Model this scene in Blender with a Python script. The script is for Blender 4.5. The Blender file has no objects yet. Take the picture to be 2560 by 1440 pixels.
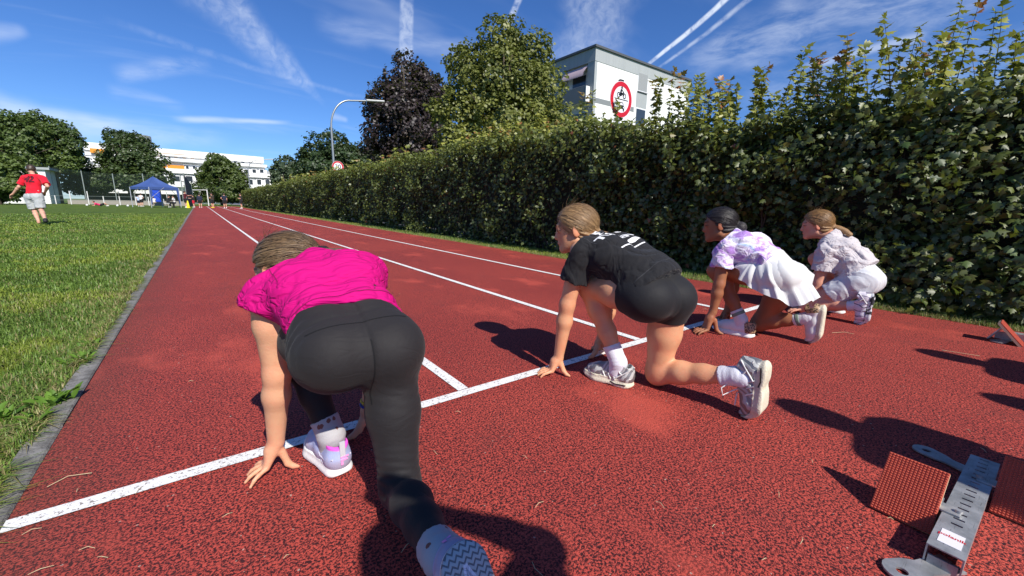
import bpy, bmesh, math, random
import numpy as np
from mathutils import Vector, Matrix, Euler
from mathutils.bvhtree import BVHTree

# ------------------------------------------------------------------ camera, sky, sun, exposure
scene = bpy.context.scene
COL = scene.collection
rng = np.random.default_rng(7)
random.seed(7)
FPX, YAW, PITCH, ROLL, CAMH = 1009.77, 0.6524, 0.2012, -0.0166, 0.793     # lens and pose of the phone, metres and radians
_fw = np.array([math.sin(YAW)*math.cos(PITCH), math.cos(YAW)*math.cos(PITCH), -math.sin(PITCH)])
_r0 = np.array([math.cos(YAW), -math.sin(YAW), 0.0]); _u0 = np.cross(_r0, _fw)
CR = _r0*math.cos(ROLL)-_u0*math.sin(ROLL); CU = _u0*math.cos(ROLL)+_r0*math.sin(ROLL); CF = _fw
CAM = np.array([0, 0, CAMH])
cd = bpy.data.cameras.new('camera'); cam = bpy.data.objects.new('camera', cd); COL.objects.link(cam)
cd.sensor_width = 36; cd.sensor_fit = 'HORIZONTAL'; cd.lens = FPX/2560*36; cd.clip_start = 0.02; cd.clip_end = 3000
cam.matrix_world = Matrix(((CR[0], CU[0], -CF[0], CAM[0]), (CR[1], CU[1], -CF[1], CAM[1]), (CR[2], CU[2], -CF[2], CAM[2]), (0, 0, 0, 1)))
scene.camera = cam

def ray(px): return CF+CR*(px[0]-1280)/FPX-CU*(px[1]-720)/FPX
def atX(px, X): d = ray(px); return CAM+d*(X/d[0])
def atY(px, Y): d = ray(px); return CAM+d*(Y/d[1])
def atZ(px, Z=0.0): d = ray(px); return CAM+d*((Z-CAMH)/d[2])
def atD(px, D): return CAM+ray(px)*D
def gnd(x, D): p = CAM+ray((x, 505))*D; return np.array([p[0], p[1], 0.0])

TO_SUN = np.array([-0.05, -1.0, 0.92]); TO_SUN /= np.linalg.norm(TO_SUN)
ELEV = math.asin(TO_SUN[2]); AZ = math.atan2(TO_SUN[0], TO_SUN[1])
sd = bpy.data.lights.new('sun', 'SUN'); sun = bpy.data.objects.new('sun', sd); COL.objects.link(sun)
sd.energy = 5.0; sd.angle = math.radians(0.53); sd.color = (1.0, 0.945, 0.86)
sun.rotation_euler = Vector(TO_SUN).to_track_quat('Z', 'Y').to_euler(); sun.location = (-3, -12, 20)
scene.view_settings.view_transform = 'Standard'; scene.view_settings.look = 'None'
scene.view_settings.exposure = 0.25; scene.view_settings.gamma = 1.0; scene.view_settings.use_curve_mapping = False
scene.cycles.max_bounces = 6; scene.cycles.transparent_max_bounces = 12

world = bpy.data.worlds.new('World'); scene.world = world; world.use_nodes = True; world.cycles.sampling_method = 'MANUAL'; world.cycles.sample_map_resolution = 256
wt = world.node_tree; wt.nodes.clear()
def N(t, typ, **kw):
    n = t.nodes.new(typ)
    for k, v in kw.items(): setattr(n, k, v)
    return n
def put(t, sock, v):
    if isinstance(v, bpy.types.NodeSocket): t.links.new(v, sock)
    elif v is not None:
        if isinstance(v, (tuple, list)) and len(v) == 3 and sock.type == 'RGBA': v = (*v, 1)
        sock.default_value = v
def M(t, op, a, b=None, c=None, clamp=False):
    n = N(t, 'ShaderNodeMath', operation=op, use_clamp=clamp)
    for i, v in enumerate((a, b, c)): put(t, n.inputs[i], v)
    return n.outputs[0]
def MIX(t, f, a, b, mode='MIX'):
    n = N(t, 'ShaderNodeMix', data_type='RGBA', blend_type=mode)
    put(t, n.inputs[0], f); put(t, n.inputs[6], a); put(t, n.inputs[7], b); return n.outputs[2]
def RAMP(t, f, stops, interp='LINEAR'):
    n = N(t, 'ShaderNodeValToRGB'); n.color_ramp.interpolation = interp; e = n.color_ramp.elements
    while len(e) < len(stops): e.new(0.5)
    for x, (p, c) in zip(e, stops): x.position = p; x.color = (*c, 1) if len(c) == 3 else c
    put(t, n.inputs[0], f); return n.outputs[0]
def SMOOTH(t, v, lo, hi):
    n = N(t, 'ShaderNodeMapRange', interpolation_type='SMOOTHSTEP'); put(t, n.inputs[0], v); n.inputs[1].default_value = lo; n.inputs[2].default_value = hi
    return n.outputs[0]
def NOISE(t, vec, scale, detail=2, rough=0.5, dist=0.0, out=0):
    n = N(t, 'ShaderNodeTexNoise'); put(t, n.inputs['Vector'], vec); n.inputs['Scale'].default_value = scale
    n.inputs['Detail'].default_value = detail; n.inputs['Roughness'].default_value = rough; n.inputs['Distortion'].default_value = dist
    return n.outputs[out]
def VMAP(t, vec, scale=(1, 1, 1), rot=(0, 0, 0), loc=(0, 0, 0)):
    n = N(t, 'ShaderNodeMapping'); put(t, n.inputs[0], vec); n.inputs[1].default_value = loc; n.inputs[2].default_value = rot; n.inputs[3].default_value = scale
    return n.outputs[0]

sky = N(wt, 'ShaderNodeTexSky', sky_type='NISHITA', sun_disc=False)
sky.sun_elevation = ELEV; sky.sun_rotation = AZ; sky.altitude = 500; sky.air_density = 1.0; sky.dust_density = 0.25; sky.ozone_density = 3.0
hs = N(wt, 'ShaderNodeHueSaturation'); hs.inputs['Saturation'].default_value = 1.12; hs.inputs['Value'].default_value = 1.0
wt.links.new(sky.outputs[0], hs.inputs['Color'])
tc = N(wt, 'ShaderNodeTexCoord'); sx = N(wt, 'ShaderNodeSeparateXYZ'); wt.links.new(tc.outputs['Generated'], sx.inputs[0])
az_ = M(wt, 'ARCTAN2', sx.outputs[0], sx.outputs[1]); el_ = M(wt, 'ARCSINE', sx.outputs[2])
def azel(px):
    d = ray(px); d = d/np.linalg.norm(d); return math.atan2(d[0], d[1]), math.asin(d[2])
masks = []
ae = N(wt, 'ShaderNodeCombineXYZ'); put(wt, ae.inputs[0], az_); put(wt, ae.inputs[1], el_)
NZ = {'fine': NOISE(wt, ae.outputs[0], 55, 4, 0.6, 0.5), 'diag': NOISE(wt, VMAP(wt, ae.outputs[0], (1, 3.2, 1), (0, 0, 0.85)), 11, 5, 0.65, 0.4), 'flat': NOISE(wt, VMAP(wt, ae.outputs[0], (1, 4.0, 1), (0, 0, 0.12)), 7, 4, 0.6, 0.3)}
WOB = M(wt, 'SUBTRACT', NOISE(wt, ae.outputs[0], 12, 2), 0.5)
def streak(p0, p1, w0, w1, strength, kind='fine', lo=0.3, hi=0.7, soft=0.5, wob=1.0):
    """a cloud band across the sky from direction p0 to p1, half widths in radians"""
    a, b = np.array(azel(p0)), np.array(azel(p1)); L = np.linalg.norm(b-a); t = (b-a)/L
    da = M(wt, 'SUBTRACT', az_, float(a[0])); de = M(wt, 'SUBTRACT', el_, float(a[1]))
    s = M(wt, 'ADD', M(wt, 'MULTIPLY', da, float(t[0])), M(wt, 'MULTIPLY', de, float(t[1])))
    c = M(wt, 'SUBTRACT', M(wt, 'MULTIPLY', de, float(t[0])), M(wt, 'MULTIPLY', da, float(t[1])))
    u = M(wt, 'DIVIDE', s, float(L))
    w = M(wt, 'ADD', M(wt, 'MULTIPLY', M(wt, 'MINIMUM', M(wt, 'MAXIMUM', u, 0.0), 1.0), float(w1-w0)), float(w0))
    q = M(wt, 'DIVIDE', M(wt, 'ABSOLUTE', M(wt, 'MULTIPLY_ADD', WOB, float(max(w0, w1))*wob, c)), w)
    core = M(wt, 'SUBTRACT', 1.0, SMOOTH(wt, q, 1.0-soft, 1.0))
    ends = M(wt, 'MULTIPLY', SMOOTH(wt, u, -0.12, 0.1), M(wt, 'SUBTRACT', 1.0, SMOOTH(wt, u, 0.8, 1.08)))
    masks.append(M(wt, 'MULTIPLY', M(wt, 'MULTIPLY', core, ends), M(wt, 'MULTIPLY', SMOOTH(wt, NZ[kind], lo, hi), strength)))
streak((440, -120), (800, 250), 0.075, 0.010, 0.34, 'fine', 0.0, 1.0, 0.8, 0.4)
streak((530, -100), (700, 160), 0.018, 0.012, 0.15, 'fine', 0.1, 0.9, 0.9, 0.4)
streak((1018, -150), (1012, 330), 0.017, 0.017, 0.42, 'fine', 0.15, 0.8, 0.4, 0.3)
streak((1320, -60), (1262, 80), 0.011, 0.008, 0.55, 'fine', 0.2, 0.7, 0.7)
streak((1560, -160), (1400, 260), 0.105, 0.09, 0.36, 'fine', 0.0, 1.0, 0.9)
streak((1880, -60), (1610, 170), 0.0075, 0.0045, 0.8, 'fine', 0.05, 0.6, 0.7)
streak((1930, -50), (1640, 175), 0.008, 0.004, 0.42, 'fine', 0.1, 0.7, 0.9)
streak((2500, -90), (1700, 150), 0.09, 0.05, 0.32, 'diag', 0.25, 0.75, 0.95)
streak((2300, 90), (2000, 170), 0.012, 0.008, 0.36, 'diag', 0.1, 0.6, 0.9)
streak((1900, 260), (2700, 120), 0.08, 0.08, 0.3, 'diag', 0.3, 0.8, 0.95)
streak((330, 70), (930, 250), 0.010, 0.006, 0.10, 'fine', 0.2, 0.7, 0.9)
streak((455, 297), (720, 306), 0.009, 0.006, 0.42, 'flat', 0.1, 0.55, 0.95)
streak((-260, 190), (330, 335), 0.035, 0.018, 0.4, 'flat', 0.15, 0.7, 0.98)
streak((-60, 85), (70, 80), 0.022, 0.012, 0.28, 'flat', 0.15, 0.7, 0.98)
streak((300, 185), (520, 155), 0.022, 0.018, 0.24, 'diag', 0.25, 0.7, 0.98)
streak((280, 225), (460, 270), 0.018, 0.012, 0.22, 'flat', 0.25, 0.7, 0.98)
streak((820, 60), (1180, 130), 0.04, 0.025, 0.24, 'flat', 0.2, 0.7, 0.98)
streak((-100, 300), (560, 350), 0.045, 0.02, 0.28, 'flat', 0.2, 0.7, 0.98)
streak((830, 290), (870, 300), 0.012, 0.008, 0.25, 'flat', 0.1, 0.6, 0.98)
# the same kind of thin high cloud everywhere else, outside the frame too
cb = N(wt, 'ShaderNodeCombineXYZ'); zc = M(wt, 'ADD', M(wt, 'MAXIMUM', sx.outputs[2], 0.0), 0.12)
put(wt, cb.inputs[0], M(wt, 'DIVIDE', sx.outputs[0], zc)); put(wt, cb.inputs[1], M(wt, 'DIVIDE', sx.outputs[1], zc))
masks.append(M(wt, 'MULTIPLY', SMOOTH(wt, NOISE(wt, VMAP(wt, cb.outputs[0], (0.5, 1.6, 1), (0, 0, 0.6)), 1.3, 4, 0.6, 0.5), 0.5, 0.85), 0.22))
keep = M(wt, 'SUBTRACT', 1.0, masks[0])
for m in masks[1:]: keep = M(wt, 'MULTIPLY', keep, M(wt, 'SUBTRACT', 1.0, m))
bg = N(wt, 'ShaderNodeBackground'); bg.inputs[1].default_value = 0.122; wo = N(wt, 'ShaderNodeOutputWorld')
wt.links.new(MIX(wt, keep, (6.6, 7.2, 8.2), MIX(wt, 1.0, hs.outputs[0], (0.46, 0.63, 0.92), 'MULTIPLY')), bg.inputs[0]); wt.links.new(bg.outputs[0], wo.inputs[0])

# ------------------------------------------------------------------ helpers
def tag(o, label=None, cat=None, group=None, kind=None):
    if label: o['label'] = label
    if cat: o['category'] = cat
    if group: o['group'] = group
    if kind: o['kind'] = kind
    return o
def empty(name, loc, label=None, cat=None, group=None):
    o = bpy.data.objects.new(name, None); COL.objects.link(o); o.location = [float(v) for v in loc]; o.empty_display_size = 0.1
    return tag(o, label, cat, group)
def wloc(o):
    v = Vector((0, 0, 0))
    while o is not None: v = v+o.location; o = o.parent
    return v
def link(name, me, parent=None, local=False):
    """mesh in world coordinates (parents are only moved, never turned) unless local"""
    o = bpy.data.objects.new(name, me); COL.objects.link(o)
    if parent is not None:
        o.parent = parent
        if not local: o.matrix_parent_inverse = parent_world(parent).inverted()
    return o
def parent_world(o):
    m = Matrix.LocRotScale(o.location, o.rotation_euler, o.scale) if o.rotation_mode != 'QUATERNION' else Matrix.LocRotScale(o.location, o.rotation_quaternion, o.scale)
    if o.parent is not None: m = parent_world(o.parent) @ o.matrix_parent_inverse @ m
    return m
def mesh_np(name, V, F, mat=None, smooth=False, col=None, attrs=None):
    """numpy vertices and faces (all triangles or all quads) to a mesh"""
    V = np.ascontiguousarray(V, np.float32); F = np.ascontiguousarray(F, np.int32); k = F.shape[1]
    me = bpy.data.meshes.new(name); me.vertices.add(len(V)); me.vertices.foreach_set('co', V.ravel())
    me.loops.add(F.size); me.loops.foreach_set('vertex_index', F.ravel())
    me.polygons.add(len(F)); me.polygons.foreach_set('loop_start', np.arange(0, F.size, k, dtype=np.int32))
    if smooth: me.polygons.foreach_set('use_smooth', np.ones(len(F), bool))
    me.update(calc_edges=True)
    if col is not None:
        a = me.color_attributes.new('col', 'FLOAT_COLOR', 'POINT'); c = np.ones((len(V), 4), np.float32); c[:, :3] = col; a.data.foreach_set('color', c.ravel())
    for n, v in (attrs or {}).items():
        a = me.attributes.new(n, 'FLOAT', 'POINT'); a.data.foreach_set('value', np.ascontiguousarray(v, np.float32))
    if mat is not None: me.materials.append(mat)
    return me
class MB:
    """collects boxes, tubes, polygons and lathes in one mesh"""
    def __init__(s): s.V = []; s.F = []; s.sm = []
    def add(s, V, F, smooth=False):
        o = len(s.V); s.V += [tuple(float(c) for c in v) for v in V]; s.F += [[i+o for i in f] for f in F]; s.sm += [smooth]*len(F); return s
    def box(s, lo, hi, T=None):
        x0, y0, z0 = lo; x1, y1, z1 = hi
        V = [(x0,y0,z0),(x1,y0,z0),(x1,y1,z0),(x0,y1,z0),(x0,y0,z1),(x1,y0,z1),(x1,y1,z1),(x0,y1,z1)]
        if T is not None: V = [T @ Vector(v) for v in V]
        return s.add(V, [(0,3,2,1),(4,5,6,7),(0,1,5,4),(1,2,6,5),(2,3,7,6),(3,0,4,7)])
    def bbox(s, lo, hi, b, T=None):
        """box with chamfered long edges (octagon section along its longest axis)"""
        lo = np.array(lo, float); hi = np.array(hi, float); ax = int(np.argmax(hi-lo)); o = [i for i in range(3) if i != ax]
        a, c = o; sec = [(lo[a]+b, lo[c]), (hi[a]-b, lo[c]), (hi[a], lo[c]+b), (hi[a], hi[c]-b), (hi[a]-b, hi[c]), (lo[a]+b, hi[c]), (lo[a], hi[c]-b), (lo[a], lo[c]+b)]
        V = []
        for e in (lo[ax], hi[ax]):
            for p in sec:
                v = [0, 0, 0]; v[ax] = e; v[a] = p[0]; v[c] = p[1]; V.append(v)
        if T is not None: V = [T @ Vector(v) for v in V]
        F = [(i, (i+1) % 8, 8+(i+1) % 8, 8+i) for i in range(8)]+[tuple(range(7, -1, -1)), tuple(range(8, 16))]
        if ax == 1: F = [tuple(reversed(f)) for f in F]
        return s.add(V, F)
    def tube(s, pts, rad, n=8, cap=True, smooth=True):
        pts = [np.array(p, float) for p in pts]; m = len(pts)
        if np.isscalar(rad): rad = [rad]*m
        V = []; up = None
        for i in range(m):
            t = pts[min(i+1, m-1)]-pts[max(i-1, 0)]; t = t/(np.linalg.norm(t)+1e-9)
            if up is None: up = np.array([0, 0, 1.0]) if abs(t[2]) < 0.9 else np.array([1.0, 0, 0])
            a = np.cross(t, up); a /= np.linalg.norm(a)+1e-9; b = np.cross(a, t); up = b
            for j in range(n):
                w = 2*math.pi*j/n; V.append(pts[i]+rad[i]*(a*math.cos(w)+b*math.sin(w)))
        F = [(i*n+j, i*n+(j+1) % n, (i+1)*n+(j+1) % n, (i+1)*n+j) for i in range(m-1) for j in range(n)]
        s.add(V, F, smooth)
        if cap: s.add(V[:n], [tuple(range(n-1, -1, -1))]); s.add(V[-n:], [tuple(range(n))])
        return s
    def prism(s, poly, o, u, v, w, d):
        """polygon (2d) in plane o+u,v with thickness d along w"""
        o, u, v, w = (np.array(q, float) for q in (o, u, v, w)); n = len(poly)
        A = [o+u*p[0]+v*p[1] for p in poly]; B = [a+w*d for a in A]
        s.add(A+B, [tuple(range(n-1, -1, -1)), tuple(range(n, 2*n))]+[(i, (i+1) % n, n+(i+1) % n, n+i) for i in range(n)]); return s
    def build(s, name, mat=None, parent=None, local=False):
        me = bpy.data.meshes.new(name); me.from_pydata(s.V, [], s.F); me.polygons.foreach_set('use_smooth', s.sm); me.update()
        bm = bmesh.new(); bm.from_mesh(me); bmesh.ops.recalc_face_normals(bm, faces=bm.faces); bm.to_mesh(me); bm.free()
        if mat is not None: me.materials.append(mat)
        return link(name, me, parent, local)
def circle(n, r=1.0, c=(0, 0), a0=0.0, a1=2*math.pi, ry=None):
    ry = r if ry is None else ry; full = abs(a1-a0-2*math.pi) < 1e-6; m = n if full else n+1
    return [(c[0]+r*math.cos(a0+(a1-a0)*i/n), c[1]+ry*math.sin(a0+(a1-a0)*i/n)) for i in range(m)]

def principled(name):
    m = bpy.data.materials.new(name); m.use_nodes = True; t = m.node_tree; b = t.nodes['Principled BSDF']; return m, t, b
def coords(t, kind='Object'): return N(t, 'ShaderNodeTexCoord').outputs[kind]
def geo_pos(t): return N(t, 'ShaderNodeNewGeometry').outputs['Position']
def bump(t, b, h, strength, dist=0.01):
    n = N(t, 'ShaderNodeBump'); n.inputs['Strength'].default_value = strength; n.inputs['Distance'].default_value = dist
    put(t, n.inputs['Height'], h); t.links.new(n.outputs[0], b.inputs['Normal'])
def plain(name, c, rough=0.6, metal=0.0, var=0.08, scale=6.0, bscale=None, bstr=0.2, bdist=0.004, spec=0.4):
    m, t, b = principled(name); p = geo_pos(t)
    nz = NOISE(t, p, scale, 4, 0.6); put(t, b.inputs['Base Color'], MIX(t, nz, [x*(1-var*2) for x in c], [min(1, x*(1+var*2)) for x in c]))
    b.inputs['Roughness'].default_value = rough; b.inputs['Metallic'].default_value = metal; b.inputs['Specular IOR Level'].default_value = spec
    if bscale: bump(t, b, NOISE(t, p, bscale, 3), bstr, bdist)
    return m
def leaf_mat(name, trans=0.35, gloss=0.12, rough=0.35, gamma=1.0):
    m = bpy.data.materials.new(name); m.use_nodes = True; t = m.node_tree; t.nodes.clear()
    a = N(t, 'ShaderNodeAttribute', attribute_name='col'); out = N(t, 'ShaderNodeOutputMaterial')
    d = N(t, 'ShaderNodeBsdfDiffuse'); tr = N(t, 'ShaderNodeBsdfTranslucent'); g = N(t, 'ShaderNodeBsdfGlossy'); g.inputs['Roughness'].default_value = rough
    g.inputs['Color'].default_value = (1, 1, 1, 1)
    t.links.new(a.outputs[0], d.inputs[0]); put(t, tr.inputs[0], MIX(t, 0.65, a.outputs[0], (0.55, 0.75, 0.15), 'MULTIPLY'))
    put(t, tr.inputs[0], MIX(t, 0.5, a.outputs[0], (0.20, 0.26, 0.03)))
    m1 = N(t, 'ShaderNodeMixShader'); m1.inputs[0].default_value = trans; t.links.new(d.outputs[0], m1.inputs[1]); t.links.new(tr.outputs[0], m1.inputs[2])
    m2 = N(t, 'ShaderNodeMixShader'); m2.inputs[0].default_value = gloss; t.links.new(m1.outputs[0], m2.inputs[1]); t.links.new(g.outputs[0], m2.inputs[2])
    t.links.new(m2.outputs[0], out.inputs[0]); return m
_vn = np.random.default_rng(3).random((32, 32, 32)).astype(np.float32)
def vnoise(P, s=1.0, off=0.0):
    """smooth value noise 0..1 on (...,3) arrays"""
    Q = np.asarray(P, np.float32)*s+off; i = np.floor(Q).astype(np.int32); f = Q-i; f = f*f*(3-2*f); i &= 31; j = (i+1) & 31
    a = _vn; x0, y0, z0 = i[..., 0], i[..., 1], i[..., 2]; x1, y1, z1 = j[..., 0], j[..., 1], j[..., 2]; fx, fy, fz = f[..., 0], f[..., 1], f[..., 2]
    c00 = a[x0,y0,z0]*(1-fx)+a[x1,y0,z0]*fx; c10 = a[x0,y1,z0]*(1-fx)+a[x1,y1,z0]*fx
    c01 = a[x0,y0,z1]*(1-fx)+a[x1,y0,z1]*fx; c11 = a[x0,y1,z1]*(1-fx)+a[x1,y1,z1]*fx
    return (c00*(1-fy)+c10*fy)*(1-fz)+(c01*(1-fy)+c11*fy)*fz
def frames(n, Nn, jitter):
    """random tangent frames round jittered normals"""
    Nn = Nn+rng.normal(0, jitter, (n, 3)); Nn /= np.linalg.norm(Nn, axis=1, keepdims=True)+1e-9
    R = rng.normal(0, 1, (n, 3)); T = np.cross(Nn, R); T /= np.linalg.norm(T, axis=1, keepdims=True)+1e-9
    return T, np.cross(Nn, T), Nn
def stamp(shape, tris, P, T, B, Nn, size):
    """copies a small leaf (k,3: along T,B,N) to every point"""
    k = len(shape); n = len(P); S = np.asarray(shape, np.float32)
    V = P[:, None, :]+size[:, None, None]*(S[None, :, 0:1]*T[:, None, :]+S[None, :, 1:2]*B[:, None, :]+S[None, :, 2:3]*Nn[:, None, :])
    F = (np.asarray(tris)[None]+(np.arange(n)*k)[:, None, None]).reshape(-1, len(tris[0]))
    return V.reshape(-1, 3), F
# ------------------------------------------------------------------ ground, track, kerb, grass
EDGE, L1, L2, L3, REDGE = -0.468, 0.8325, 2.0525, 3.2725, 4.40
START = lambda x: 1.413-0.0182*x

def mat_track():
    m, t, b = principled('red running track granulate'); p = geo_pos(t)
    grain = NOISE(t, p, 165, 2, 0.6, 0.6); fine = NOISE(t, p, 420, 1, 0.5); med = NOISE(t, p, 60, 2, 0.5)
    g = M(t, 'ADD', M(t, 'MULTIPLY', grain, 0.8), M(t, 'MULTIPLY', fine, 0.2))
    big = NOISE(t, VMAP(t, p, (1.0, 0.55, 1)), 1.1, 5, 0.6, 0.3)
    lit = MIX(t, SMOOTH(t, big, 0.3, 0.75), (0.44, 0.062, 0.046), (0.57, 0.085, 0.058))
    gap = M(t, 'SUBTRACT', 1.0, SMOOTH(t, g, 0.43, 0.57))
    worn = SMOOTH(t, NOISE(t, VMAP(t, p, (1.4, 0.8, 1), loc=(3.1, 1.2, 0)), 1.7, 4, 0.55), 0.56, 0.74)
    gap = M(t, 'MULTIPLY', gap, M(t, 'SUBTRACT', 1.0, M(t, 'MULTIPLY', worn, 0.55)))
    c = MIX(t, gap, lit, (0.040, 0.010, 0.012))
    c = MIX(t, M(t, 'MULTIPLY', worn, 0.22), c, (0.56, 0.105, 0.065))
    c = MIX(t, M(t, 'MULTIPLY', SMOOTH(t, NOISE(t, VMAP(t, p, (1, 1, 1), loc=(7, 3, 1)), 2.6, 6, 0.7, 0.6), 0.55, 0.75), 0.38), c, (0.12, 0.036, 0.032))
    c = MIX(t, M(t, 'MULTIPLY', SMOOTH(t, NOISE(t, p, 75, 1, 0.4), 0.755, 0.78), 0.8), c, (0.50, 0.34, 0.27))
    # earth trodden in along the kerb
    sp = N(t, 'ShaderNodeSeparateXYZ'); t.links.new(p, sp.inputs[0])
    near = M(t, 'SUBTRACT', 1.0, SMOOTH(t, M(t, 'ADD', sp.outputs[0], M(t, 'MULTIPLY', NOISE(t, p, 3.0, 4, 0.6), 0.35)), EDGE+0.08, EDGE+0.52))
    c = MIX(t, M(t, 'MULTIPLY', near, 0.45), c, (0.105, 0.045, 0.032))
    put(t, b.inputs['Base Color'], c); b.inputs['Roughness'].default_value = 0.82; b.inputs['Specular IOR Level'].default_value = 0.25
    bump(t, b, M(t, 'ADD', g, M(t, 'MULTIPLY', med, 0.4)), 0.75, 0.006); return m
def mat_line():
    m, t, b = principled('worn white line paint'); p = geo_pos(t)
    chip = SMOOTH(t, NOISE(t, p, 95, 2, 0.7, 0.5), 0.57, 0.64); dirt = NOISE(t, p, 6, 4, 0.6)
    c = MIX(t, dirt, (0.74, 0.73, 0.70), (0.86, 0.85, 0.82)); c = MIX(t, M(t, 'MULTIPLY', chip, 0.85), c, (0.15, 0.12, 0.11))
    put(t, b.inputs['Base Color'], c); b.inputs['Roughness'].default_value = 0.75; b.inputs['Specular IOR Level'].default_value = 0.25
    bump(t, b, NOISE(t, p, 170, 2, 0.6), 0.6, 0.005); return m
def mat_ground():
    m, t, b = principled('grass ground'); p = geo_pos(t)
    c = MIX(t, SMOOTH(t, NOISE(t, p, 0.7, 5, 0.6), 0.3, 0.7), (0.075, 0.125, 0.020), (0.135, 0.200, 0.034))
    c = MIX(t, SMOOTH(t, NOISE(t, p, 26, 3, 0.7), 0.45, 0.75), c, (0.050, 0.080, 0.014))
    c = MIX(t, SMOOTH(t, NOISE(t, VMAP(t, p, (1, 1, 1), loc=(5, 2, 0)), 1.6, 5, 0.7), 0.58, 0.8), c, (0.19, 0.17, 0.055))
    put(t, b.inputs['Base Color'], c); b.inputs['Roughness'].default_value = 0.9; b.inputs['Specular IOR Level'].default_value = 0.15
    bump(t, b, NOISE(t, p, 40, 4, 0.7), 1.0, 0.05); return m
def sheet(name, x0, x1, y0, y1, z, mat, nx=1, ny=1, parent=None):
    xs = np.linspace(x0, x1, nx+1); ys = np.linspace(y0, y1, ny+1); X, Y = np.meshgrid(xs, ys)
    V = np.stack([X.ravel(), Y.ravel(), np.full(X.size, z)], 1); i = np.arange(nx*ny); r = i//nx; c = i % nx; a = r*(nx+1)+c
    return link(name, mesh_np(name, V, np.stack([a, a+1, a+nx+2, a+nx+1], 1), mat), parent)
MT, ML, MG = mat_track(), mat_line(), mat_ground()
tag(sheet('ground', -1200, 1200, -1200, 1200, -0.014, MG, 8, 8), 'mown grass playing field beside the red track', None, None, 'structure')
track = tag(sheet('running_track', EDGE, REDGE, -9, 74, 0.0, MT, 4, 60), 'red granulate running track with white lane lines', None, None, 'structure')
for x in (L1, L2, L3):
    y0 = START(x)+0.03; V = [(x-0.025, y0, 0.004), (x+0.025, y0, 0.004), (x+0.025, 74, 0.004), (x-0.025, 74, 0.004)]
    link('lane_line', mesh_np('lane_line', V, [(0, 1, 2, 3)], ML), track)
V = [(EDGE, START(EDGE)-0.026, 0.004), (REDGE, START(REDGE)-0.026, 0.004), (REDGE, START(REDGE)+0.026, 0.004), (EDGE, START(EDGE)+0.026, 0.004)]
link('start_line', mesh_np('start_line', V, [(0, 1, 2, 3)], ML), track)
for y, w in ((28.6, 0.03), (51.4, 0.05)):
    link('cross_line', mesh_np('cross_line', [(EDGE, y, 0.0055), (REDGE, y-0.03, 0.0055), (REDGE, y-0.03+w, 0.0055), (EDGE, y+w, 0.0055)], [(0, 1, 2, 3)], ML), track)
street = tag(sheet('road', 5.9, 11.5, -40, 160, -0.006, plain('grey asphalt', (0.06, 0.06, 0.062), 0.85, bscale=60), 1, 1), 'asphalt road behind the hedge', None, None, 'structure')
# kerb of concrete edging stones
mk, t, b = principled('weathered concrete edging'); p = geo_pos(t)
c = MIX(t, SMOOTH(t, NOISE(t, p, 14, 5, 0.7), 0.3, 0.7), (0.10, 0.095, 0.085), (0.26, 0.25, 0.23)); c = MIX(t, SMOOTH(t, NOISE(t, p, 120, 2, 0.6), 0.55, 0.7), c, (0.10, 0.095, 0.085))
c = MIX(t, SMOOTH(t, NOISE(t, p, 5, 4, 0.6), 0.55, 0.75), c, (0.10, 0.10, 0.05)); put(t, b.inputs['Base Color'], c); b.inputs['Roughness'].default_value = 0.9; bump(t, b, NOISE(t, p, 150, 3), 0.6, 0.006)
kerb = empty('kerb', (EDGE, 0, 0)); tag(kerb, 'narrow grey concrete kerb between grass and track', None, None, 'structure')
mb = MB(); mb.bbox((-0.037, -0.496, -0.12), (0.037, 0.496, 0.008), 0.006); ks = mb.build('kerb_stone', mk, kerb, True); ks.location = (-0.038, -2.5, 0)
for i in range(1, 62):
    o = bpy.data.objects.new('kerb_stone', ks.data); COL.objects.link(o); o.parent = kerb
    o.location = (-0.038+rng.normal(0, 0.0012), -2.5+i, rng.normal(0, 0.002)); o.rotation_euler = (0, rng.normal(0, 0.01), rng.normal(0, 0.0012))

GRASS = leaf_mat('grass blades', 0.35, 0.03, 0.5)
def blades(name, P, h, w, lean, dry, label=None):
    n = len(P); a = rng.uniform(0, 2*math.pi, n); side = np.stack([np.cos(a), np.sin(a), np.zeros(n)], 1); d = np.stack([-np.sin(a), np.cos(a), np.zeros(n)], 1)
    L = (rng.normal(0, lean, n))[:, None]; up = np.array([0, 0, 1.0]); h = h[:, None]; w = w[:, None]
    b0 = P-side*w*0.5; b1 = P+side*w*0.5; m = P+up*h*0.6+d*L*h*0.35; m0 = m-side*w*0.4; m1 = m+side*w*0.4; tip = P+up*h*np.clip(1-0.25*L**2, 0.35, 1)+d*L*h
    V = np.stack([b0, b1, m0, m1, tip], 1).reshape(-1, 3); k = (np.arange(n)*5)[:, None]
    F = np.concatenate([k+np.array([[0, 1, 3]]), k+np.array([[0, 3, 2]]), k+np.array([[2, 3, 4]])]).reshape(-1, 3)
    g = rng.random((n, 1)); c = (1-g)*np.array([[0.100, 0.170, 0.024]])+g*np.array([[0.270, 0.385, 0.066]])
    pn = (vnoise(P*np.array([1, 1, 0]), 1.3, 21.0)*0.6+vnoise(P*np.array([1, 1, 0]), 4.7, 13.0)*0.4)[:, None]; c = c*(0.62+0.75*pn)*np.where(pn > 0.6, np.array([[1.15, 1.0, 0.8]]), np.array([[0.92, 1.0, 1.0]]))
    c = np.where(rng.random((n, 1)) < dry[:, None], np.array([[0.36, 0.31, 0.13]])*(0.7+0.6*g), c)
    o = link(name, mesh_np(name, V, F, GRASS, False, np.repeat(c, 5, 0)))
    return tag(o, label, 'grass', None, 'stuff')
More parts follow.
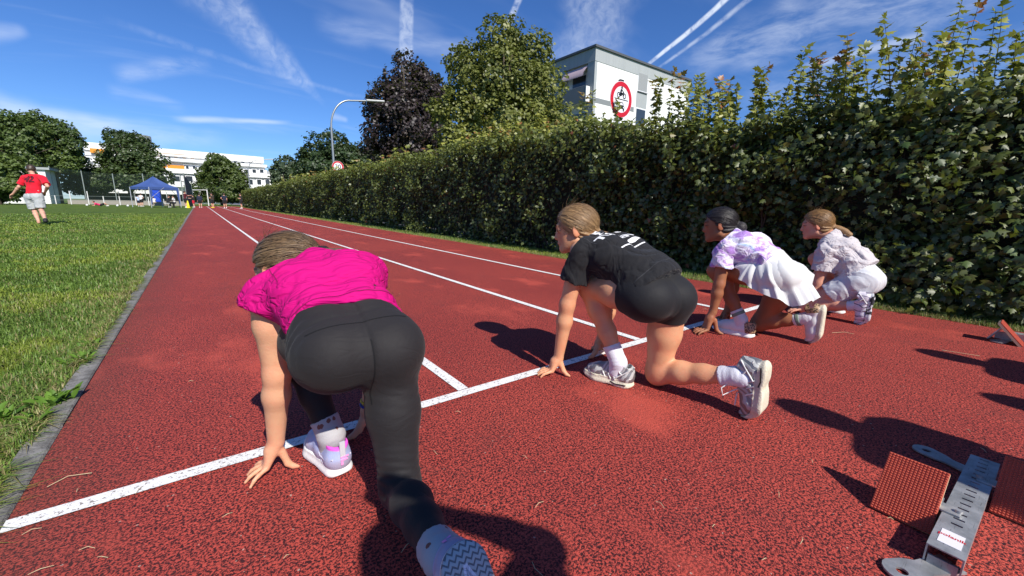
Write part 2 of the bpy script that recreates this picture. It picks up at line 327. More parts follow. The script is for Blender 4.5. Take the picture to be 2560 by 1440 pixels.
def field_pts(n, rmin, rmax):
    r = np.exp(rng.uniform(math.log(rmin), math.log(rmax), n)); th = rng.uniform(-0.62, 0.22, n)
    return np.stack([r*np.sin(th), r*np.cos(th), np.full(n, -0.014)], 1)
P = field_pts(420000, 1.0, 32); P = P[(P[:, 0] < EDGE-0.074)]
clump = vnoise(P*np.array([1, 1, 0]), 2.3)*0.6+vnoise(P*np.array([1, 1, 0]), 7.1, 5.0)*0.4
near = np.exp(-(EDGE-0.075-P[:, 0])/0.16); dist = np.linalg.norm(P[:, :2], axis=1)
P = P[rng.random(len(P)) < 0.35+0.9*clump]; clump = vnoise(P*np.array([1, 1, 0]), 2.3)*0.6+vnoise(P*np.array([1, 1, 0]), 7.1, 5.0)*0.4
near = np.exp(-(EDGE-0.075-P[:, 0])/0.16); dist = np.linalg.norm(P[:, :2], axis=1)
hh = (0.020+0.028*clump)*(0.6+0.8*rng.random(len(P)))*(1+0.05*near); ww = 0.0028+0.0016*rng.random(len(P))+0.0016*np.clip(dist-2, 0, 30)*0.5
dryness = vnoise(P*np.array([1, 1, 0]), 0.9, 9.0)
blades('grass', P, hh, ww, 1.05, np.clip(0.05+0.35*near+0.5*np.clip(dryness-0.55, 0, 1), 0, 0.8), 'short green grass covering the playing field')
n = 14000; y = np.exp(rng.uniform(math.log(1.0), math.log(20), n)); P = np.stack([EDGE-0.10+0.045*rng.random(n)**1.5, y, np.full(n, -0.004)], 1); P = P[vnoise(P*np.array([0, 1, 0]), 5.0, 3.0) > 0.42]; n = len(P)
blades('grass', P, 0.022+0.030*rng.random(n), 0.0030+0.0006*P[:, 1], 1.5, np.full(n, 0.42), 'ragged half-dry grass hanging over the kerb')
# verge under the hedge
n = 60000; y = np.exp(rng.uniform(math.log(1.2), math.log(48), n))-1.6; P = np.stack([rng.uniform(REDGE-0.02, 5.0, n), y, np.full(n, -0.014)], 1)
nr = np.exp(-(P[:, 0]-REDGE)/0.08); P = P[rng.random(n) < 0.75+0.25*nr]; n = len(P); nr = np.exp(-(P[:, 0]-REDGE)/0.1)
blades('grass', P, (0.03+0.03*rng.random(n)), 0.003+0.0012*np.abs(P[:, 1])*0.3, 0.7, np.clip(0.15+0.6*nr, 0, 0.9), 'thin strip of grass at the foot of the hedge')
# broad-leaved weeds by the kerb
def weed(px, n, size, label):
    c = atZ(px, 0.0); a = rng.uniform(0, 2*math.pi, n); el = rng.uniform(0.15, 1.0, n); d = np.stack([np.cos(a)*np.cos(el), np.sin(a)*np.cos(el), np.sin(el)], 1)
    T = d; B = np.cross(d, np.array([0, 0, 1.0])); B /= np.linalg.norm(B, axis=1, keepdims=True); Nn = np.cross(B, T)
    sh = [(0, 0, 0), (0.35, -0.16, 0.05), (0.35, 0.16, 0.05), (0.75, -0.13, 0.02), (0.75, 0.13, 0.02), (1.0, 0, -0.12), (0.55, 0, 0)]
    tr = [(0, 1, 6), (0, 6, 2), (1, 3, 6), (2, 6, 4), (3, 5, 6), (6, 5, 4)]
    root = empty('weed', c, label, 'plant', 'weeds along the kerb')
    base = np.repeat(c[None], n, 0)+np.stack([rng.normal(0, size*0.3, n), rng.normal(0, size*0.4, n), np.zeros(n)], 1)
    V, F = stamp(sh, tr, base, T, B, Nn, size*rng.uniform(0.6, 1.2, n)); g = rng.random((n, 1))
    o = link('leaves', mesh_np('leaves', V, F, GRASS, True, np.repeat((1-g)*np.array([[0.06, 0.14, 0.015]])+g*np.array([[0.16, 0.30, 0.03]]), 7, 0)), root); tag(o, kind='stuff')
for px, n, s, lb in (((205, 905), 34, 0.06, 'bright leafy weed leaning over the kerb'), ((150, 1005), 44, 0.07, 'largest dark-leaved weed beside the kerb'), ((95, 1060), 26, 0.06, 'sparse weed among dry grass at the kerb'), ((232, 870), 20, 0.05, 'smallest weed growing at the kerb edge'), ((10, 1050), 30, 0.06, 'broad weed in the grass away from the kerb')):
    weed((px[0]-6, px[1]), n, s, lb)
# straw blown over the track
sv = MB(); 
for i in range(36):
    c = atZ((rng.uniform(0, 2560), 600+840*rng.random()**0.7), 0.006)
    if c[0] < EDGE+0.05 or c[0] > REDGE-0.1 or c[1] > 6: continue
    L = rng.uniform(0.006, 0.022); a = rng.uniform(0, 6.28); d = np.array([math.cos(a), math.sin(a), 0]); e = np.array([-d[1], d[0], 0])*rng.normal(0, 0.25)
    sv.tube([c-d*L, c+e*L*0.6+np.array([0, 0, 0.004]), c+d*L], [0.0006, 0.0009, 0.0006], 4, False)
for a, m_, b_ in (((118, 1217), (170, 1190), (230, 1182)), ((2355, 875), (2400, 882), (2450, 890)), ((2080, 832), (2110, 830), (2135, 835))):
    sv.tube([atZ(a, 0.006), atZ(m_, 0.008), atZ(b_, 0.006)], 0.0011, 5)
so = sv.build('straw', plain('dry straw', (0.55, 0.44, 0.26), 0.8)); tag(so, 'dry pale straws scattered on the red track', 'straw', None, 'stuff')

# ------------------------------------------------------------------ hedge
HX = 4.86
LEAF_SH = [(0, 0, 0)] ; LEAF_TR = []
_o = [(0.0, 0.02), (0.12, 0.30), (0.30, 0.50), (0.36, 0.24), (0.62, 0.36), (0.66, 0.16), (1.0, 0.0)]
_pts = [(x, y) for x, y in _o]+[(x, -y) for x, y in _o[-2:0:-1]]
LEAF_SH = [(0.34, 0, 0)]+[(x, y, -0.30*abs(y)+0.10*x*(1-x)-0.06*x) for x, y in _pts]
LEAF_TR = [(0, i+1, (i+1) % len(_pts)+1) for i in range(len(_pts))]
DIA_SH = [(0, 0, 0), (0.45, 0.34, -0.05), (1, 0, -0.08), (0.45, -0.34, -0.05)]; DIA_TR = [(0, 1, 2), (0, 2, 3)]
HEDGE = leaf_mat('maple hedge leaves', 0.32, 0.045, 0.48)
def hedge_top(y): return 1.72+0.42*np.clip((y-1.5)/4.5, 0, 1)+0.06*np.sin(y*1.7)+0.04*np.sin(y*4.1+1)
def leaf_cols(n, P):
    top_ = np.clip((P[:, 2]-hedge_top(P[:, 1])+0.30+0.45*np.clip((P[:, 1]-3)/4, 0, 1))/(0.35+0.35*np.clip((P[:, 1]-3)/4, 0, 1)), 0, 1)[:, None]; g = rng.random((n, 1))*0.7+vnoise(P, 3.0)[:, None]*0.5+top_*0.55; c = (1-g)*np.array([[0.024, 0.046, 0.008]])+g*np.array([[0.125, 0.155, 0.026]])  # leaf colour lightens towards the top, painting in the sunlit upper band
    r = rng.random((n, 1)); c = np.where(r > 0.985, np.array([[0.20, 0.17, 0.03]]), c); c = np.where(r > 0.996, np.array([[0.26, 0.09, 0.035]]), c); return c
hedge = empty('maple_hedge', (HX+0.5, 10, 0), 'tall dark green maple hedge running along the right of the track', 'hedge')
def hedge_leaves(y0, y1, face_n, top_n, size, shape, tris):
    n = int((y1-y0)*2.1*face_n); y = rng.uniform(y0, y1, n); zt = hedge_top(y); z = 0.04+zt*rng.random(n)
    bul = (vnoise(np.stack([y, z, z*0], 1), 1.6)-0.5)*0.36+(vnoise(np.stack([y, z, z*0], 1), 4.6, 3.0)-0.5)*0.34
    x = HX+bul+0.18*np.abs(rng.normal(0, 1, n))+0.10*np.clip(0.45-z, 0, 1)-0.02
    x = x-0.26*np.clip((2.2-y)/1.6, 0, 1)*np.clip(1.25-z*0.5, 0.3, 1)
    ins = rng.random(n) < 0.06; x = np.where(ins, x-0.14*rng.random(n), x)
    kp = rng.random(n) < 0.16+1.45*np.clip(vnoise(np.stack([y, z, x*0.3], 1), 5.5, 11.0)*0.6+vnoise(np.stack([y, z, x*0.3], 1), 2.3, 6.0)*0.55-0.12, 0, 1); x, y, z = x[kp], y[kp], z[kp]; n = len(x)
    P1 = np.stack([x, y, z], 1); N1 = np.tile(np.array([-0.72, 0.0, 0.50]), (n, 1))
    m = int((y1-y0)*1.2*top_n); y = rng.uniform(y0, y1, m); zt = hedge_top(y)+(vnoise(np.stack([y, y*0, y*0], 1), 3.0)-0.5)*0.16
    P2 = np.stack([HX+0.02+1.1*rng.random(m), y, zt-0.16*np.abs(rng.normal(0, 1, m))+0.10*(rng.random(m) < 0.3)*rng.random(m)], 1); N2 = np.tile(np.array([-0.15, -0.1, 1.0]), (m, 1))
    P = np.concatenate([P1, P2]); Nn = np.concatenate([N1, N2]); n = len(P); T, B, Nn = frames(n, Nn, 0.55)
    # leaf tips hang down and outwards
    T = T+np.array([-0.25, 0, -0.75]); T -= Nn*np.sum(T*Nn, 1, keepdims=True); T /= np.linalg.norm(T, axis=1, keepdims=True)+1e-9; B = np.cross(Nn, T)
    return P, T, B, Nn, size*rng.uniform(0.65, 1.25, n)
acc = []
P, T, B, Nn, S = hedge_leaves(-2.6, 5.0, 1500, 900, 0.066, LEAF_SH, LEAF_TR)
# the 300 nearest leaves of the face are objects of their own
d = np.linalg.norm(P-CAM, axis=1); ahead = (P-CAM)@CF > 1.0; order = np.argsort(np.where(ahead & (P[:, 0] < HX+0.02), d/(S*15), 99))[:300]
lcol = leaf_cols(len(P), P); lmeshes = []
for k in range(6):
    cc = np.array([(0.045, 0.085, 0.014), (0.06, 0.11, 0.018), (0.08, 0.135, 0.024), (0.10, 0.16, 0.03), (0.055, 0.095, 0.016), (0.15, 0.16, 0.03)][k])
    lmeshes.append(mesh_np('leaf', LEAF_SH, LEAF_TR, HEDGE, True, np.tile(cc, (len(LEAF_SH), 1))))
for k in order:
    o = bpy.data.objects.new('leaf', lmeshes[int(rng.integers(0, 6))]); COL.objects.link(o); o.parent = hedge; s = float(S[k])
    mw = Matrix(((T[k][0]*s, B[k][0]*s, Nn[k][0]*s, P[k][0]), (T[k][1]*s, B[k][1]*s, Nn[k][1]*s, P[k][1]), (T[k][2]*s, B[k][2]*s, Nn[k][2]*s, P[k][2]), (0, 0, 0, 1)))
    o.matrix_parent_inverse = Matrix.Identity(4); o.matrix_basis = Matrix.Translation(-hedge.location) @ mw
keep_ = np.ones(len(P), bool); keep_[order] = False
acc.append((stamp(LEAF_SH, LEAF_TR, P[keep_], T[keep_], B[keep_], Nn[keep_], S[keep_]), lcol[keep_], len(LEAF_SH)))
for y0, y1, fn, tn, sz, sh, tr in ((5.0, 14.0, 900, 560, 0.075, DIA_SH, DIA_TR), (14, 30, 420, 260, 0.105, DIA_SH, DIA_TR), (30, 68, 190, 120, 0.15, DIA_SH, DIA_TR)):
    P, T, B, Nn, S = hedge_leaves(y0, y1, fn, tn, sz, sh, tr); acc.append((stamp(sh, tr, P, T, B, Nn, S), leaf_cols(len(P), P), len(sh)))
# upright shoots above the trimmed top
stems = MB(); sp_P, sp_T, sp_c = [], [], []
for i in range(520):
    y = -2.2+11.5*rng.random()**1.25 if i < 390 else rng.uniform(9, 34); x = HX+0.1+1.0*rng.random(); z0 = float(hedge_top(np.array(y)))-0.12
    if 3.55 < y < 4.75: continue
    amp = 0.72 if y < 2.5 else (0.62 if y < 5 else 0.36)
    L = amp*(0.35+0.75*rng.random())+0.1; lean = rng.normal(0, 0.10, 2); far = y > 9
    pts = [np.array([x+lean[0]*L*t_**1.5, y+lean[1]*L*t_**1.5, z0+L*t_]) for t_ in np.linspace(0, 1, 5)]
    if not far: stems.tube(pts, [0.004, 0.0035, 0.003, 0.002, 0.0012], 4, False)
    nn = int(L/(0.042 if not far else 0.10)); red = rng.random() < 0.38
    for j in range(nn):
        t_ = (j+1)/nn; c0 = pts[0]*(1-t_)+pts[-1]*t_; a0 = rng.uniform(0, 6.28)
        for q in range(2):
            a = a0+q*math.pi+rng.normal(0, 0.3); sp_P.append(c0); sp_T.append((math.cos(a)*0.9, math.sin(a)*0.9, 0.35*(1 if t_ > 0.85 else -0.1)+rng.normal(0, 0.25)))
            g = rng.random(); cc = np.array([0.15, 0.185, 0.028])*(1-g)+np.array([0.36, 0.36, 0.06])*g
            if red and t_ > 0.80: cc = np.array([[0.34, 0.13, 0.04], [0.30, 0.20, 0.05], [0.22, 0.19, 0.05]][int(rng.integers(0, 3))])
            sp_c.append(cc)
sp_P = np.array(sp_P); sp_T = np.array(sp_T); sp_T /= np.linalg.norm(sp_T, axis=1, keepdims=True); n = len(sp_P)
Nn = np.array([-0.15, -0.55, 0.9])+rng.normal(0, 0.45, (n, 3)); Nn -= sp_T*np.sum(Nn*sp_T, 1, keepdims=True); Nn /= np.linalg.norm(Nn, axis=1, keepdims=True); B = np.cross(Nn, sp_T)
S = rng.uniform(0.055, 0.10, n)*np.where(sp_P[:, 1] > 9, 1.5, 1.0)
acc.append((stamp(LEAF_SH, LEAF_TR, sp_P, sp_T, B, Nn, S), np.array(sp_c), len(LEAF_SH)))
V, F, Cc, o_ = [], [], [], 0
for (v, f), c, k in acc: V.append(v); F.append(f+o_); o_ += len(v); Cc.append(np.repeat(c, k, 0))
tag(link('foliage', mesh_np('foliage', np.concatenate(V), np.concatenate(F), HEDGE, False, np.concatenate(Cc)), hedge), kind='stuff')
BARK = plain('dark twig bark', (0.055, 0.042, 0.030), 0.9, bscale=40)
tag(stems.build('shoots', BARK, hedge), kind='stuff')
mb = MB()
for i in range(300):
    y = rng.uniform(-2.6, 12); x = HX+0.25+0.5*rng.random(); mb.tube([(x, y, -0.02), (x+rng.normal(0, 0.05), y+rng.normal(0, 0.06), 0.5), (x+rng.normal(0, 0.12)-0.1, y+rng.normal(0, 0.15), 1.3)], [0.016, 0.011, 0.005], 5, False)
tag(mb.build('stems', BARK, hedge), kind='stuff')
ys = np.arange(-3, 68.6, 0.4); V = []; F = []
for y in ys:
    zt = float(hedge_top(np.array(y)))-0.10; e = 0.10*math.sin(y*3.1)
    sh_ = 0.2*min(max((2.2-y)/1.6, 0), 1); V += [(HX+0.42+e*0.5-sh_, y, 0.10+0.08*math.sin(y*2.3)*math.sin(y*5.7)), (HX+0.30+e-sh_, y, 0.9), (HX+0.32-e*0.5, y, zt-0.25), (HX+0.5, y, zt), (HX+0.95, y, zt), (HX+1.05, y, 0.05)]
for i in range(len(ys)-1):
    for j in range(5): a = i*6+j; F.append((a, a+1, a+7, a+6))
link('dark_core', mesh_np('dark_core', V, F, plain('painted hedge inner shade', (0.022, 0.026, 0.014), 1.0, bscale=30, bstr=1.0, bdist=0.05), True), hedge)  # dark sheet behind the leaves; its colour stands in for inner shade

# ------------------------------------------------------------------ trees
TREE = leaf_mat('tree leaves', 0.28, 0.035, 0.5)
TBARK = plain('tree bark', (0.10, 0.078, 0.055), 0.95, bscale=12, bdist=0.03)
def tree(name, label, base, lobes, n, size, c0, c1, trunk_r=0.25, group=None, inner=0.35, up=0.5, dead=0.0):
    """lobes: (dx,dy,z,rx,ry,rz) ellipsoids round the trunk foot"""
    base = np.array(base, float); root = empty(name, base, label, 'tree', group)
    Lb = np.array(lobes, float); vol = (Lb[:, 3]*Lb[:, 4]*Lb[:, 5])**(2/3); cnt = (n*vol/vol.sum()).astype(int); PP, NN = [], []
    for (dx, dy, z, rx, ry, rz), k in zip(lobes, cnt):
        d = rng.normal(0, 1, (k, 3)); d /= np.linalg.norm(d, axis=1, keepdims=True)
        r = np.where(rng.random(k) < inner, rng.random(k)**0.5, 1.0+rng.normal(0, 0.05, k)); rough = 0.50+0.45*vnoise(d*np.array([[rx, ry, rz]])+np.array([[dx, dy, z]]), 4.5/max(rx, 0.8), 9.0)+0.55*vnoise(d*np.array([[rx, ry, rz]])+np.array([[dx, dy, z]]), 1.9/max(rx, 0.8)*1.6)
        rad = np.array([[rx, ry, rz]]); PP.append(d*rad*(r*rough)[:, None]+np.array([[dx, dy, z]])); NN.append(d/rad)
    P = np.concatenate(PP); Nn = np.concatenate(NN); Nn /= np.linalg.norm(Nn, axis=1, keepdims=True)
    gap = vnoise(P, 0.85, 2.0)*0.6+vnoise(P, 2.1, 7.0)*0.4; k = gap > 0.405; P, Nn = P[k], Nn[k]; P = P[P[:, 2] > 0.3] if False else P
    nn = len(P); T, B, Nn = frames(nn, Nn*0.8+np.array([0, 0, up]), 0.55)
    sh = [(-0.5, -0.32, 0), (0.0, -0.5, 0.06), (0.55, 0.0, -0.05), (0.0, 0.5, 0.06), (-0.5, 0.28, 0)]; tr = [(0, 1, 2), (0, 2, 4), (4, 2, 3)]
    V, F = stamp(sh, tr, P+base, T, B, Nn, size*rng.uniform(0.6, 1.3, nn)); g = np.clip(0.55*rng.random((nn, 1))+0.75*vnoise(P, 0.55, 4.0)[:, None]-0.12, 0, 1)
    tag(link('crown', mesh_np('crown', V, F, TREE, False, np.repeat((1-g)*np.array([c0])+g*np.array([c1]), 5, 0)), root), kind='stuff')
    mb = MB(); top = Lb[:, 2].max(); mid = Lb[:, 2].min()
    mb.tube([base+np.array([0, 0, -0.05]), base+np.array([0.05, 0.02, mid*0.5]), base+np.array([0.1, -0.05, mid]), base+np.array([0, 0, top*0.92])], [trunk_r*1.25, trunk_r, trunk_r*0.8, trunk_r*0.15], 10)
    for dx, dy, z, rx, ry, rz in lobes:
        for q in range(3):
            e = np.array([dx, dy, z])+rng.normal(0, 0.45, 3)*np.array([rx, ry, rz]); s0 = np.array([0, 0, max(0.3, z*0.55)])
            mb.tube([base+s0, base+(s0+e)/2+np.array([0, 0, 0.2]), base+e], [trunk_r*0.42, trunk_r*0.25, trunk_r*0.06], 6, False)
    mb.build('trunk', TBARK, root); return root
def lobes_px(base, D, items):
    """items: (px x, px y, half width px, half height px, depth offset) ellipsoids seen at distance D"""
    out = []
    for x, y, w, h, dz in items:
        d = D+dz; p = CAM+ray((x, y))*d; out.append((p[0]-base[0], p[1]-base[1], p[2], w*d/FPX, w*d/FPX*0.95, h*d/FPX))
    return out
G0, G1 = (0.030, 0.058, 0.012), (0.105, 0.160, 0.030)
D = 27; b0 = gnd(1255, D)
tree('linden_tree', 'tall broad yellowish-green tree beside the white apartment block', b0, lobes_px(b0, D, [(1255, 120, 62, 62, 0), (1180, 170, 60, 55, 0.4), (1320, 150, 62, 60, 0.4), (1250, 220, 115, 75, 0), (1345, 240, 65, 75, -0.5), (1145, 285, 62, 45, -1.2), (1270, 310, 110, 60, -1.0), (1380, 320, 55, 55, -0.8), (1170, 350, 70, 50, -0.6), (1300, 390, 130, 50, 0), (1200, 235, 60, 60, -1.4)]), 62000, 0.17, (0.065, 0.088, 0.016), (0.265, 0.275, 0.058), 0.3)
D = 45; b0 = gnd(1020, D)
tree('copper_beech', 'dark purple-leaved beech tree rising behind the hedge', b0, lobes_px(b0, D, [(1015, 195, 36, 55, 0), (985, 225, 36, 45, 0), (1065, 225, 40, 50, 0), (1020, 270, 80, 55, 0), (960, 275, 45, 38, 0.4), (1095, 260, 35, 55, 0.3), (1030, 330, 95, 60, 0), (965, 335, 50, 40, -0.5), (1085, 340, 45, 50, 0), (1000, 160, 14, 28, 0), (1050, 190, 20, 36, 0), (960, 380, 45, 35, 0), (1050, 390, 80, 40, 0)]), 46000, 0.26, (0.018, 0.012, 0.016), (0.062, 0.040, 0.040), 0.35)
D = 60; b0 = gnd(832, D)
tree('oak_tree', 'round dark green tree behind the street lamp', b0, lobes_px(b0, D, [(830, 372, 48, 38, 0), (795, 395, 40, 35, 0), (865, 395, 38, 32, 0), (830, 425, 80, 40, 0), (770, 420, 25, 30, 0)]), 26000, 0.30, (0.020, 0.042, 0.014), (0.055, 0.095, 0.028), 0.35)
b0 = gnd(905, 64)
tree('oak_tree', 'low dark tree between the purple beech and the street lamp', b0, lobes_px(b0, 64, [(905, 390, 35, 28, 0), (880, 420, 40, 35, 0), (930, 410, 35, 40, 0)]), 12000, 0.32, (0.022, 0.036, 0.014), (0.065, 0.080, 0.030), 0.3)
b0 = gnd(715, 92)
tree('birch_tree', 'small distant bluish-green tree right of the school', b0, lobes_px(b0, 92, [(715, 418, 26, 24, 0), (700, 435, 24, 25, 0), (735, 440, 20, 25, 0)]), 7000, 0.42, (0.035, 0.060, 0.030), (0.09, 0.13, 0.06), 0.3)
b0 = gnd(556, 72)
tree('maple_tree', 'bushy green tree in front of the school end windows', b0, lobes_px(b0, 72, [(545, 402, 22, 18, 0), (555, 430, 42, 28, 0), (522, 440, 24, 26, 0), (588, 455, 28, 24, 0), (555, 475, 56, 28, 0)]), 26000, 0.28, (0.034, 0.062, 0.012), (0.115, 0.160, 0.034), 0.3)
b0 = gnd(330, 68)
tree('lime_tree', 'large dark green tree in front of the school orange blinds', b0, lobes_px(b0, 68, [(302, 352, 32, 26, 0), (348, 364, 28, 26, 0.5), (328, 395, 58, 38, 0), (290, 410, 26, 34, 0), (372, 412, 32, 28, 0), (320, 440, 72, 26, 0), (392, 442, 32, 20, 0)]), 30000, 0.29, (0.024, 0.048, 0.012), (0.080, 0.125, 0.030), 0.35)
b0 = gnd(235, 66)
tree('lime_tree', 'low spreading green tree between the white building and the gazebo', b0, lobes_px(b0, 66, [(200, 440, 46, 26, 0), (260, 452, 50, 22, 0), (300, 455, 40, 20, 0), (215, 470, 38, 16, 0)]), 16000, 0.27, (0.028, 0.052, 0.014), (0.085, 0.130, 0.034), 0.25)
for k, (x, D, lab, it) in enumerate(((150, 60, 'big dense green tree behind the white flat-roofed building', [(95, 320, 44, 32, 0), (138, 336, 40, 30, 0), (175, 355, 24, 26, 0), (115, 385, 66, 44, 0), (165, 405, 28, 28, 0)]),
    (30, 56, 'big dense green tree above the boy in red', [(25, 320, 44, 34, 0), (-30, 330, 50, 40, 0), (60, 345, 45, 40, 0), (20, 390, 75, 46, 0)]),
    (-10, 44, 'dark low tree at the far left edge of the field', [(10, 430, 40, 40, 0), (-30, 450, 50, 45, 0), (25, 465, 30, 28, 0)]))):
    b0 = gnd(x, D); tree('lime_tree', lab, b0, lobes_px(b0, D, it), 26000, 0.27, (0.036, 0.070, 0.014), (0.120, 0.175, 0.034), 0.35)
# ------------------------------------------------------------------ apartment block
WHITE = plain('white render', (0.80, 0.80, 0.78), 0.8, var=0.02, scale=0.8, bscale=30, bstr=0.1)
LGREY = plain('light grey cladding', (0.36, 0.38, 0.38), 0.7, var=0.05, scale=1.5)
MGREY = plain('mid grey cladding', (0.22, 0.235, 0.24), 0.7, var=0.04, scale=1.5)
DGREY = plain('dark grey metal', (0.09, 0.095, 0.10), 0.5, var=0.05)
SHADE = plain('dark interior', (0.045, 0.045, 0.048), 0.8)
FRAME = plain('white window frame', (0.75, 0.75, 0.74), 0.4, var=0.01)
GALV = plain('galvanised steel', (0.40, 0.41, 0.41), 0.45, 0.7, var=0.10, scale=9)
m_, t, b = principled('window glass'); b.inputs['Base Color'].default_value = (0.035, 0.045, 0.055, 1); b.inputs['Roughness'].default_value = 0.06; b.inputs['Specular IOR Level'].default_value = 0.8; GLASS = m_
ROLL_ = plain('grey roller shutter', (0.30, 0.31, 0.31), 0.6, var=0.03)
m_, t, b = principled('streaked grey fascia'); p = geo_pos(t)
put(t, b.inputs['Base Color'], MIX(t, NOISE(t, VMAP(t, p, (3.0, 3.0, 0.12)), 2.5, 4, 0.6), (0.30, 0.32, 0.32), (0.43, 0.45, 0.45))); b.inputs['Roughness'].default_value = 0.75; FASCIA = m_
c0 = atD((1490, 112), 31.0); CX, CY, CZ = c0
XR = atY((1727, 182), CY)[0]; Z = lambda px: atY(px, CY)[2]; XX = lambda px: atY(px, CY)[0]
apt = empty('apartment_block', (CX, CY, 0), 'white four-storey apartment block with grey flat roof edge', 'building')
zf = Z((1490, 152)); FL = 2.85
MB().box((CX+0.28, CY, 0), (XR, CY+11, zf)).build('wall', WHITE, apt)
MB().box((CX-0.02, CY-0.03, zf), (XR+0.03, CY+11.05, CZ-0.16)).build('fascia', FASCIA, apt)
MB().box((CX-0.16, CY-0.16, CZ-0.16), (XR+0.14, CY+11.2, CZ)).build('roof_edge', DGREY, apt)
zt = Z((1606, 181)); x0, x1 = XX((1594, 200)), XX((1620, 205)); hw = zt-Z((1606, 231))
for k in range(3):
    z1 = zt-k*FL; w = MB().box((x0, CY-0.02, z1-hw), (x1, CY+0.05, z1)).build('window', FRAME, apt)
    MB().box((x0+0.10, CY-0.032, z1-hw+0.10), (x1-0.10, CY-0.021, z1-0.12)).build('pane', ROLL_ if k == 0 else GLASS, w)
    MB().box((x0+0.06, CY-0.10, z1-hw-0.07), (x1-0.06, CY-0.022, z1-hw-0.005)).build('sill', DGREY, w)
    MB().box((x0-0.02, CY-0.015, z1-FL+0.02), (x1+0.02, CY-0.004, z1-hw-0.08)).build('panel', LGREY, apt)
zb = Z((1480, 245))
for k in range(3): MB().box((CX-0.01, CY-0.012, zb-k*FL-0.28), (x0-0.25, CY-0.003, zb-k*FL+0.1)).build('floor_band', MGREY, apt)
YL = lambda px: atX(px, CX)[1]
y0, y1 = YL((1477, 180)), YL((1412, 200)); y0 = max(y0, CY+0.75)
for k in range(4):
    zb_ = zb-k*FL
    MB().box((CX, CY-0.001, zb_-FL), (CX+0.28, y0, zb_ if k else zf)).build('pier', LGREY if k == 0 else MGREY, apt)
MB().box((CX, y1, 0), (CX+0.28, CY+10.99, zf)).build('side_wall', LGREY, apt)
for k in range(4):
    zb_ = zb-k*FL
    MB().box((CX-0.35, y0-0.35, zb_-0.20), (CX+0.27, y1+0.2, zb_-0.02)).build('balcony_floor', WHITE, apt)
    bal = MB().box((CX-0.42, y0-0.28, zb_-0.22), (CX-0.34, y1+0.3, zb_+0.95)).build('balcony', MGREY, apt)
    MB().box((CX-0.43, y0-0.36, zb_-0.2), (CX-0.02, y0-0.285, zb_+0.94)).build('end_panel', WHITE, bal)
    MB().tube([(CX-0.38, y0-0.3, zb_+1.0), (CX-0.38, y1+0.25, zb_+1.0)], 0.02, 6).build('rail', GALV, bal)
    d_ = MB().box((CX+0.24, y0+0.25, zb_), (CX+0.276, y0+1.9, zb_+2.1)).build('balcony_door', FRAME, apt)
    MB().box((CX+0.225, y0+0.35, zb_+0.1), (CX+0.238, y0+1.8, zb_+2.0)).build('pane', GLASS, d_)
m_, t, b = principled('faded pink awning cloth'); p = geo_pos(t); sp = N(t, 'ShaderNodeSeparateXYZ'); t.links.new(p, sp.inputs[0])
put(t, b.inputs['Base Color'], MIX(t, M(t, 'PINGPONG', sp.outputs[1], 0.15), (0.50, 0.38, 0.42), (0.62, 0.52, 0.55))); b.inputs['Roughness'].default_value = 0.9; AWN = m_
mb = MB(); zz = zf-0.1; n = 24
V = []; 
for i in range(n+1):
    y = y0+0.05+(y1-y0-0.1)*i/n; V += [(CX+0.1, y, zz), (CX-0.40, y, zz-0.62), (CX-0.42, y, zz-0.86-0.04*math.cos(i*math.pi))]
mb.add(V, [f for i in range(n) for f in ((i*3, i*3+1, i*3+4, i*3+3), (i*3+1, i*3+2, i*3+5, i*3+4))], True); mb.build('awning', AWN, apt)

# ------------------------------------------------------------------ school
A_, B_ = np.array([-20.5, 113.6]), np.array([11.6, 118.6]); U_ = (B_-A_)/np.linalg.norm(B_-A_); NO = np.array([U_[1], -U_[0]])
def fac(px):
    d = ray(px); s = ((A_-CAM[:2])@NO)/(d[:2]@NO); p = CAM+d*s; return (p[:2]-A_)@U_, p[2]
TF = Matrix(((U_[0], -NO[0], 0, A_[0]), (U_[1], -NO[1], 0, A_[1]), (0, 0, 1, 0), (0, 0, 0, 1)))     # local x along the front, y into the building
school = empty('school_building', (A_[0], A_[1], 0), 'long white terraced school with orange blinds behind the trees', 'building')
def fbox(x0, y0, x1, y1, d0, d1, name, mat, parent=None):
    u0, za = fac((x0, y0)); u1, zb2 = fac((x1, y1)); return MB().box((u0, d0, min(za, zb2)), (u1, d1, max(za, zb2)), TF).build(name, mat, parent or school)
ul, ztop = fac((208, 360)); ur = fac((665, 388))[0]; ur2 = fac((673, 420))[0]; ur3 = fac((686, 447))[0]; ZT = fac((560, 382))[1]
h4 = ZT; lv = [0, fac((640, 470))[1], fac((640, 443))[1], fac((640, 416))[1]]
MB().box((ul, 3.2, 0), (ur, 15, h4-0.3), TF).build('wall', WHITE, school)
MB().box((ul, 2.2, h4-1.45), (ur, 15.2, h4), TF).build('parapet', WHITE, school)
for k, (z0, z1, uu, d0) in enumerate(((fac((640, 416))[1], fac((640, 409))[1], ur2, 1.5), (fac((640, 443))[1], fac((640, 433))[1], ur3, 0.8), (fac((640, 474))[1], fac((640, 462))[1], ur3+0.3, 0.2))):
    MB().box((ul-0.6*k, d0, z0), (uu, 14.5, z1), TF).build('parapet', WHITE, school)
    MB().box((ul-0.6*k, d0+0.9, z0-1.6), (uu-0.2, d0+1.0, z0-0.01), TF).build('terrace_wall', WHITE, school)
